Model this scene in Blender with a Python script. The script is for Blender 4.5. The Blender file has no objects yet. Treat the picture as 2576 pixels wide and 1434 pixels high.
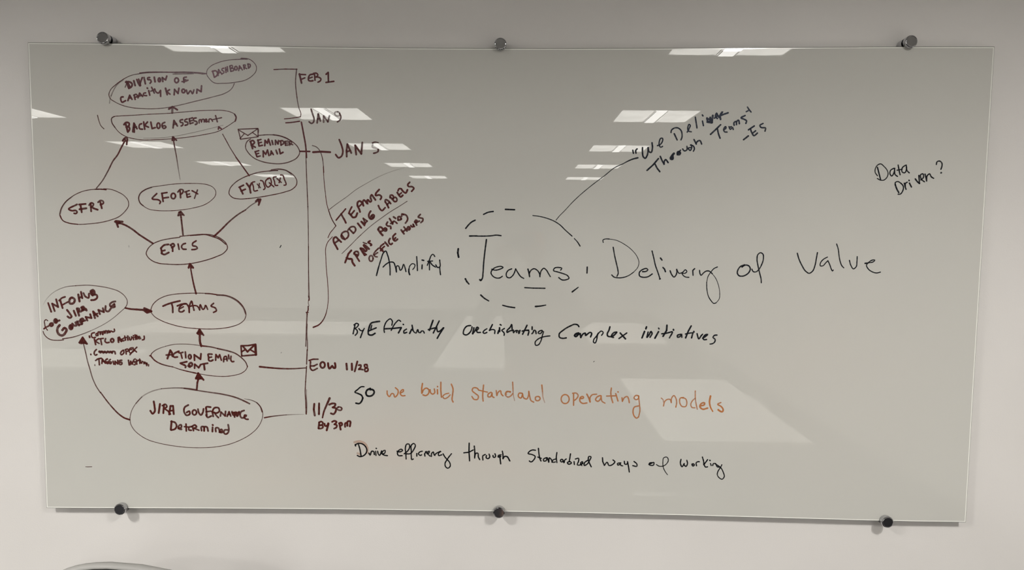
import bpy, bmesh, math, random
from mathutils import Vector, Matrix
random.seed(7)
S = bpy.context.scene
COL = S.collection
FZ = 1.6                      # height of the board's centre above the floor (m)

# ---------------------------------------------------------------- camera, exposure, world
cam_d = bpy.data.cameras.new('camera'); cam = bpy.data.objects.new('camera', cam_d); COL.objects.link(cam)
cam_d.sensor_width = 36.0; cam_d.lens = 1713.942 / 2576 * 36.0; cam_d.clip_start = 0.01
yaw, pitch, roll = (-0.011209, -0.073402, 0.009477)
cy, sy, cp, sp = math.cos(yaw), math.sin(yaw), math.cos(pitch), math.sin(pitch)
fw = Vector((sy*cp, cy*cp, sp)); rt = Vector((cy, -sy, 0)); up = rt.cross(fw)
cr, sr = math.cos(roll), math.sin(roll)
rt, up = cr*rt + sr*up, -sr*rt + cr*up
m = Matrix((rt, up, -fw)).transposed().to_4x4(); m.translation = Vector((0.03784, -1.78404, 0.13130)) + Vector((0, 0, FZ))
cam.matrix_world = m
S.camera = cam
S.view_settings.view_transform = 'Standard'; S.view_settings.look = 'None'
S.view_settings.gamma = 1.0; S.view_settings.exposure = 0.0
try: S.view_settings.use_curve_mapping = False
except Exception: pass
wd = bpy.data.worlds.new('world'); S.world = wd; wd.use_nodes = True
wd.node_tree.nodes['Background'].inputs[0].default_value = (0.02, 0.02, 0.02, 1)
wd.node_tree.nodes['Background'].inputs[1].default_value = 0.1
S.cycles.max_bounces = 8; S.cycles.transparent_max_bounces = 24
S.cycles.caustics_reflective = False; S.cycles.caustics_refractive = False
LENS_E = 9.5        # radiance of the troffers' side lenses
BASKET_E = 15.0     # radiance of the troffers' lamp baskets
LAMP_W = 41.5       # watts thrown down by each troffer's louvre
LAMP_SPREAD = 157

# ---------------------------------------------------------------- helpers
def link(o, parent=None):
    COL.objects.link(o)
    if parent is not None: o.parent = parent
    return o
def obj(name, bm, mat, parent=None, smooth=False, loc=None):
    me = bpy.data.meshes.new(name)
    bmesh.ops.recalc_face_normals(bm, faces=bm.faces)
    bm.to_mesh(me); bm.free()
    if mat is not None: me.materials.append(mat)
    if smooth:
        for p in me.polygons: p.use_smooth = True
    o = bpy.data.objects.new(name, me)
    if loc is not None: o.location = loc
    return link(o, parent)
def empty(name, loc, rz=0.0):
    o = bpy.data.objects.new(name, None); o.location = loc; o.rotation_euler = (0, 0, rz); o.empty_display_size = .1
    return link(o)
def tag(o, label, cat, group=None):
    o['label'] = label; o['category'] = cat
    if group: o['group'] = group
    return o
def struct(o): o['kind'] = 'structure'; return o
def box(bm, x0, y0, z0, x1, y1, z1):
    v = [bm.verts.new((x, y, z)) for z in (z0, z1) for y in (y0, y1) for x in (x0, x1)]
    for f in ((0,2,3,1),(4,5,7,6),(0,1,5,4),(2,6,7,3),(0,4,6,2),(1,3,7,5)): bm.faces.new([v[i] for i in f])
def bbox(*a, bev=0.0, seg=2):
    bm = bmesh.new(); box(bm, *a)
    if bev: bmesh.ops.bevel(bm, geom=bm.edges[:], offset=bev, segments=seg, affect='EDGES', profile=.5)
    return bm
def lathe(bm, prof, M4, n=40):
    """prof: (radius, height) pairs revolved about local Z, then moved by M4"""
    rings = []
    for r, h in prof:
        if r < 1e-6: rings.append([bm.verts.new(M4 @ Vector((0, 0, h)))])
        else: rings.append([bm.verts.new(M4 @ Vector((r*math.cos(2*math.pi*i/n), r*math.sin(2*math.pi*i/n), h))) for i in range(n)])
    for a, b in zip(rings, rings[1:]):
        for i in range(n):
            j = (i+1) % n
            q = [a[i % len(a)], a[j % len(a)], b[j % len(b)], b[i % len(b)]]
            u = []
            for w in q:
                if w not in u: u.append(w)
            if len(u) > 2: bm.faces.new(u)
def tube(bm, pts, r, n=10):
    pts = [Vector(p) for p in pts]; rings = []
    for i, p in enumerate(pts):
        d = (pts[min(i+1, len(pts)-1)] - pts[max(i-1, 0)]).normalized()
        a = d.orthogonal().normalized() if i == 0 else (rings_a - d*rings_a.dot(d)).normalized()
        rings_a = a; b = d.cross(a)
        rr = r[i] if isinstance(r, (list, tuple)) else r
        rings.append([bm.verts.new(p + rr*(math.cos(2*math.pi*k/n)*a + math.sin(2*math.pi*k/n)*b)) for k in range(n)])
    for A, B in zip(rings, rings[1:]):
        for k in range(n): bm.faces.new((A[k], A[(k+1) % n], B[(k+1) % n], B[k]))
    bm.faces.new(rings[0][::-1]); bm.faces.new(rings[-1])

def mat(name, col=(.8,.8,.8), rough=.5, metal=0.0, spec=.5, coat=0.0, emit=None, es=0.0, ior=1.5):
    M = bpy.data.materials.new(name); M.use_nodes = True
    b = M.node_tree.nodes['Principled BSDF']
    b.inputs['Base Color'].default_value = (*col, 1); b.inputs['Roughness'].default_value = rough
    b.inputs['Metallic'].default_value = metal; b.inputs['Specular IOR Level'].default_value = spec
    b.inputs['IOR'].default_value = ior; b.inputs['Coat Weight'].default_value = coat
    if emit: b.inputs['Emission Color'].default_value = (*emit, 1); b.inputs['Emission Strength'].default_value = es
    return M
def nodes(M): return M.node_tree.nodes, M.node_tree.links, M.node_tree.nodes['Principled BSDF']
def add_noise(M, scale, c1, c2, detail=3, bump=0.0, bscale=None, lo=.35, hi=.65):
    N, L, b = nodes(M)
    tc = N.new('ShaderNodeTexCoord'); n = N.new('ShaderNodeTexNoise'); n.inputs['Scale'].default_value = scale; n.inputs['Detail'].default_value = detail
    r = N.new('ShaderNodeValToRGB'); r.color_ramp.elements[0].position = lo; r.color_ramp.elements[1].position = hi
    r.color_ramp.elements[0].color = (*c1, 1); r.color_ramp.elements[1].color = (*c2, 1)
    L.new(tc.outputs['Object'], n.inputs['Vector']); L.new(n.outputs['Fac'], r.inputs['Fac']); L.new(r.outputs['Color'], b.inputs['Base Color'])
    if bump:
        n2 = N.new('ShaderNodeTexNoise'); n2.inputs['Scale'].default_value = bscale or scale; n2.inputs['Detail'].default_value = 2
        bp = N.new('ShaderNodeBump'); bp.inputs['Strength'].default_value = bump; bp.inputs['Distance'].default_value = .001
        L.new(tc.outputs['Object'], n2.inputs['Vector']); L.new(n2.outputs['Fac'], bp.inputs['Height']); L.new(bp.outputs['Normal'], b.inputs['Normal'])
    return M

# ---------------------------------------------------------------- materials
wall_m = add_noise(mat('wall_paint', rough=.62, spec=.3), 1.7, (.765,.745,.725), (.80,.78,.762), detail=2, bump=.12, bscale=260)
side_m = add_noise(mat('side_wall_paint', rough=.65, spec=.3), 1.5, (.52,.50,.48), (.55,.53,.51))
rear_m = add_noise(mat('rear_wall_paint', rough=.65, spec=.3), 1.5, (.76,.75,.72), (.80,.79,.76))
ceil_m = mat('ceiling_tile', (.5,.5,.48), .9, spec=.1)
N, L, b = nodes(ceil_m)
tc = N.new('ShaderNodeTexCoord'); br = N.new('ShaderNodeTexBrick'); br.offset = 0; br.inputs['Scale'].default_value = 1.0
br.inputs['Brick Width'].default_value = .61; br.inputs['Row Height'].default_value = .61; br.inputs['Mortar Size'].default_value = .012
br.inputs['Color1'].default_value = (.46,.45,.43,1); br.inputs['Color2'].default_value = (.44,.43,.41,1); br.inputs['Mortar'].default_value = (.7,.7,.68,1)
L.new(tc.outputs['Object'], br.inputs['Vector']); L.new(br.outputs['Color'], b.inputs['Base Color'])
floor_m = add_noise(mat('carpet', rough=.95, spec=.1), 60, (.014,.014,.016), (.030,.029,.030), bump=.6, bscale=400)
chrome_m = mat('chrome', (.52,.52,.54), .06, metal=1.0)
rubber_m = mat('black_rubber', (.012,.012,.012), .6)
arris_m = mat('glass_arris', (.20,.21,.18), .25, spec=.5)
edge_glow_m = mat('glass_edge', (.95,.95,.90), .12, spec=.5)  # near-white colour stands in for light piped out at the glass border
white_top = add_noise(mat('white_laminate', rough=.35), 3, (.74,.73,.70), (.80,.79,.76))
metal_m = mat('grey_steel', (.45,.45,.46), .35, metal=1.0)
frame_m = mat('troffer_white', (.75,.75,.73), .5)
slot_m = mat('troffer_seam', (.10,.10,.10), .6)
lens_m = mat('troffer_lens', (.8,.8,.78), .4, emit=(1.0,.975,.915), es=LENS_E)
bask_m = mat('troffer_basket', (.8,.8,.78), .4, emit=(1.0,.985,.945), es=BASKET_E)
N, L, b = nodes(lens_m)      # the acrylic lens glows a little unevenly along the lamp
tc = N.new('ShaderNodeTexCoord'); nz = N.new('ShaderNodeTexNoise'); nz.inputs['Scale'].default_value = 5; nz.inputs['Detail'].default_value = 1
mp = N.new('ShaderNodeMapRange'); mp.inputs['From Min'].default_value = .3; mp.inputs['From Max'].default_value = .7
mp.inputs['To Min'].default_value = LENS_E*.82; mp.inputs['To Max'].default_value = LENS_E*1.12
L.new(tc.outputs['Object'], nz.inputs['Vector']); L.new(nz.outputs['Fac'], mp.inputs['Value']); L.new(mp.outputs['Result'], b.inputs['Emission Strength'])

# back-painted glass: pale grey-green paint under a mirror-smooth clear face, with faint marker haze where writing was wiped off
glass_m = mat('back_painted_glass', (.620,.617,.580), .006, spec=.5)
N, L, b = nodes(glass_m)
tc = N.new('ShaderNodeTexCoord')
def blob(x, z, rx, rz, angle=0.0):
    mpn = N.new('ShaderNodeMapping'); mpn.vector_type = 'TEXTURE'
    mpn.inputs['Location'].default_value = (x, 0, z); mpn.inputs['Rotation'].default_value = (0, angle, 0); mpn.inputs['Scale'].default_value = (rx, 1, rz)
    g = N.new('ShaderNodeTexGradient'); g.gradient_type = 'SPHERICAL'
    L.new(tc.outputs['Object'], mpn.inputs['Vector']); L.new(mpn.outputs['Vector'], g.inputs['Vector']); return g.outputs['Fac']
def mth(op, a, c):
    n = N.new('ShaderNodeMath'); n.operation = op; n.use_clamp = False
    for i, v in enumerate((a, c)):
        if isinstance(v, (int, float)): n.inputs[i].default_value = v
        else: L.new(v, n.inputs[i])
    return n.outputs[0]
haze = 0.0
for (x, z, rx, rz, k) in [(-.25,-.42,.38,.20,.55),(-.55,-.5,.45,.16,.45),(-.8,-.15,.3,.3,.25),(-.85,.1,.35,.35,.2),(.05,-.5,.4,.15,.3),(.25,-.2,.35,.25,.28),(.8,-.2,.4,.4,.22),(-1.05,.4,.2,.3,.3)]:
    haze = mth('ADD', haze, mth('MULTIPLY', blob(x, z, rx, rz), k))
nz = N.new('ShaderNodeTexNoise'); nz.inputs['Scale'].default_value = 5; nz.inputs['Detail'].default_value = 4
mpw = N.new('ShaderNodeMapping'); mpw.inputs['Scale'].default_value = (1, 1, 1.8)
L.new(tc.outputs['Object'], mpw.inputs['Vector']); L.new(mpw.outputs['Vector'], nz.inputs['Vector'])
hz = mth('MINIMUM', mth('MULTIPLY', haze, mth('ADD', nz.outputs['Fac'], .15)), 1.0)
mx = N.new('ShaderNodeMix'); mx.data_type = 'RGBA'
mx.inputs[6].default_value = (*(.620,.617,.580), 1); mx.inputs[7].default_value = (*(.66,.59,.53), 1)
L.new(hz, mx.inputs[0]); L.new(mx.outputs[2], b.inputs['Base Color'])

def ink(name, col, spec_col):
    """marker ink: a film whose 'ink_cover' attribute says how much it covers"""
    M = mat(name, col, .30, spec=.26)
    N, L, b = nodes(M)
    b.inputs['Specular Tint'].default_value = (*spec_col, 1)
    at = N.new('ShaderNodeAttribute'); at.attribute_name = 'ink_cover'
    nz = N.new('ShaderNodeTexNoise'); nz.inputs['Scale'].default_value = 90; nz.inputs['Detail'].default_value = 2
    tcn = N.new('ShaderNodeTexCoord'); L.new(tcn.outputs['Object'], nz.inputs['Vector'])
    mr = N.new('ShaderNodeMapRange'); mr.inputs['From Min'].default_value = .3; mr.inputs['From Max'].default_value = .7
    mr.inputs['To Min'].default_value = .80; mr.inputs['To Max'].default_value = 1.04
    L.new(nz.outputs['Fac'], mr.inputs['Value'])
    mu = N.new('ShaderNodeMath'); mu.operation = 'MULTIPLY'; mu.use_clamp = True
    L.new(at.outputs['Fac'], mu.inputs[0]); L.new(mr.outputs['Result'], mu.inputs[1]); L.new(mu.outputs[0], b.inputs['Alpha'])
    return M
INKS = {'M': ink('maroon_marker', (.095,.016,.011), (.95,.80,1.0)), 'K': ink('black_marker', (.006,.006,.006), (.6,.7,1.0)), 'O': ink('orange_marker', (.55,.19,.05), (1,.8,.7))}

# ---------------------------------------------------------------- room
XL, XR, YB, HC = -6.3, 2.75, -13.0, 2.8
def plane(name, a, c, m_):           # slab-thick setting pieces
    bm = bmesh.new(); box(bm, *a, *c); return struct(obj(name, bm, m_))
plane('wall_front', (XL-.1, 0, 0), (XR+.1, .12, HC), wall_m)
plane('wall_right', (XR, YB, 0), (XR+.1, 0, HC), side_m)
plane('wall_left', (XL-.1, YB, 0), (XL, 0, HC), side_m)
plane('wall_rear', (XL-.1, YB-.1, 0), (XR+.1, YB, HC), rear_m)
plane('floor', (XL-.1, YB-.1, -.1), (XR+.1, .12, 0), floor_m)
plane('ceiling', (XL-.1, YB-.1, HC), (XR+.1, .12, HC+.1), ceil_m)
base_m = mat('vinyl_base', (.05,.05,.055), .5)
plane('baseboard_front', (XL, -.012, 0), (XR, 0, .10), base_m)
plane('baseboard_right', (XR-.012, YB, 0), (XR, -.012, .10), base_m)
plane('baseboard_left', (XL, YB, 0), (XL+.012, -.012, .10), base_m)
plane('baseboard_rear', (XL+.012, YB, 0), (XR-.012, YB+.012, .10), base_m)

# ---------------------------------------------------------------- ceiling troffers (seen as reflections in the board)
def make_troffer(x, y, w=.665, d=.60):
    t = empty('ceiling_troffer', (x, y, HC))
    hw, hd = w/2, d/2
    bm = bmesh.new(); f = .022                               # frame hangs below the tile line
    box(bm, -hw-f, -hd-f, -.010, -hw, hd+f, 0); box(bm, hw, -hd-f, -.010, hw+f, hd+f, 0)
    box(bm, -hw, -hd-f, -.010, hw, -hd, 0); box(bm, -hw, hd, -.010, hw, hd+f, 0)
    obj('frame', bm, frame_m, t)
    for s in (-1, 1):                                        # cove lenses either side of the basket
        bm = bmesh.new(); n = 6; A = []; B = []
        for i in range(n+1):
            u = .052 + (hw-.052)*i/n
            z = -.004 - .004*math.sin(math.pi*i/n)
            A.append(bm.verts.new((s*u, -hd, z))); B.append(bm.verts.new((s*u, hd, z)))
        for i in range(n): bm.faces.new((A[i], A[i+1], B[i+1], B[i]))
        l_ = obj('side_lens', bm, lens_m, t, True)
    bm = bmesh.new(); box(bm, -.046, -hd+.002, -.0165, .046, hd-.002, -.002); obj('lamp_basket', bm, bask_m, t)
    bm = bmesh.new()
    for s in (-1, 1):
        box(bm, s*.0475-.0032, -hd+.002, -.0175, s*.0475+.0032, hd-.002, -.0150); box(bm, s*.0475-.0015, -hd, -.0075, s*.0475+.0035, hd, -.002)
    obj('basket_rail', bm, slot_m, t)
    ld = bpy.data.lights.new('louvre_light', 'AREA'); ld.shape = 'RECTANGLE'; ld.size = .10; ld.size_y = .34
    ld.energy = LAMP_W; ld.color = (1.0, .965, .915); ld.spread = math.radians(LAMP_SPREAD)
    lo = bpy.data.objects.new('louvre_light', ld); lo.location = (0, 0, -.020); link(lo, t)
    return t
GAP = 0
rows = [('nearest the board wall', -2.06), ('second from the board wall', -4.43), ('third from the board wall', -6.68), ('fourth from the board wall', -8.88), ('farthest from the board wall', -11.08)]
first = None
for cx, cn in ((1.225, 'right'), (-1.685, 'middle'), (-4.56, 'left')):
    for rn, ry in rows:
        if first is None: t = first = make_troffer(cx, ry)
        else:
            t = first.copy(); COL.objects.link(t); t.location = (cx, ry, HC)
            for ch in list(first.children):
                c = ch.copy(); COL.objects.link(c); c.parent = t
                if c.type == 'LIGHT' and cn != 'right': c.data = c.data.copy(); c.data.energy *= 1.12      # set brighter than the right-hand column
        tag(t, 'square white ceiling troffer with lamp basket, %s column, %s' % (cn, rn), 'ceiling light', 'square troffers in the ceiling')

# ---------------------------------------------------------------- glass whiteboard
board = empty('glass_whiteboard', (0, 0, FZ))
tag(board, 'large frameless glass whiteboard covered in maroon, black and orange marker writing', 'whiteboard')
GF, GB = -.028, -.022
OUT = [(-12179, 6074), (-10445, 6072), (-8823, 6055), (-6799, 6029), (-4982, 6013), (-2766, 6002), (-757, 6001), (1446, 6013), (3842, 6035), (5734, 6057), (7620, 6082), (9402, 6105), (10785, 6116), (12191, 6123), (12188, 3639), (12185, 1436), (12180, -2155), (12185, -6121), (10834, -6124), (9376, -6111), (7184, -6080), (4567, -6043), (1628, -6020), (-120, -6013), (-1744, -6011), (-4388, -6015), (-7041, -6034), (-9170, -6054), (-10771, -6072), (-12199, -6083), (-12181, -2445), (-12183, 640), (-12184, 3446)]
OUT = [Vector((x/1e4, z/1e4)) for x, z in OUT]
n = len(OUT)
def inset(pts, d):
    res = []
    for i in range(len(pts)):
        a, p, c = pts[i-1], pts[i], pts[(i+1) % len(pts)]
        d1, d2 = (p-a).normalized(), (c-p).normalized()
        n1, n2 = Vector((d1.y, -d1.x)), Vector((d2.y, -d2.x))
        mm = (n1+n2).normalized(); res.append(p + mm*d/max(.3, mm.dot(n1)))
    return res
I0 = inset(OUT, .0014); I1 = inset(OUT, .0038)
def ring(bm, P, yP, Q, yQ):
    A = [bm.verts.new((p.x, yP, p.y)) for p in P]; B = [bm.verts.new((p.x, yQ, p.y)) for p in Q]
    for i in range(len(P)): j = (i+1) % len(P); bm.faces.new((A[i], A[j], B[j], B[i]))
    return A, B
bm = bmesh.new()
A, B = ring(bm, I1, GF, I1, GB); bm.faces.new(A); bm.faces.new(B)
obj('glass_panel', bm, glass_m, board)
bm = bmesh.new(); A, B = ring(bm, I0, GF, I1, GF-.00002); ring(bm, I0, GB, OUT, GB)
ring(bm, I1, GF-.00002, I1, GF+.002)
e_ = obj('painted_glow_border', bm, edge_glow_m, board); e_['label'] = 'clear polished border of the glass, its light-piped glow put into the pale colour'
bm = bmesh.new(); ring(bm, I0, GF, OUT, GF+.0010); ring(bm, OUT, GF+.0010, OUT, GB)
obj('glass_edge', bm, arris_m, board)

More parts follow.
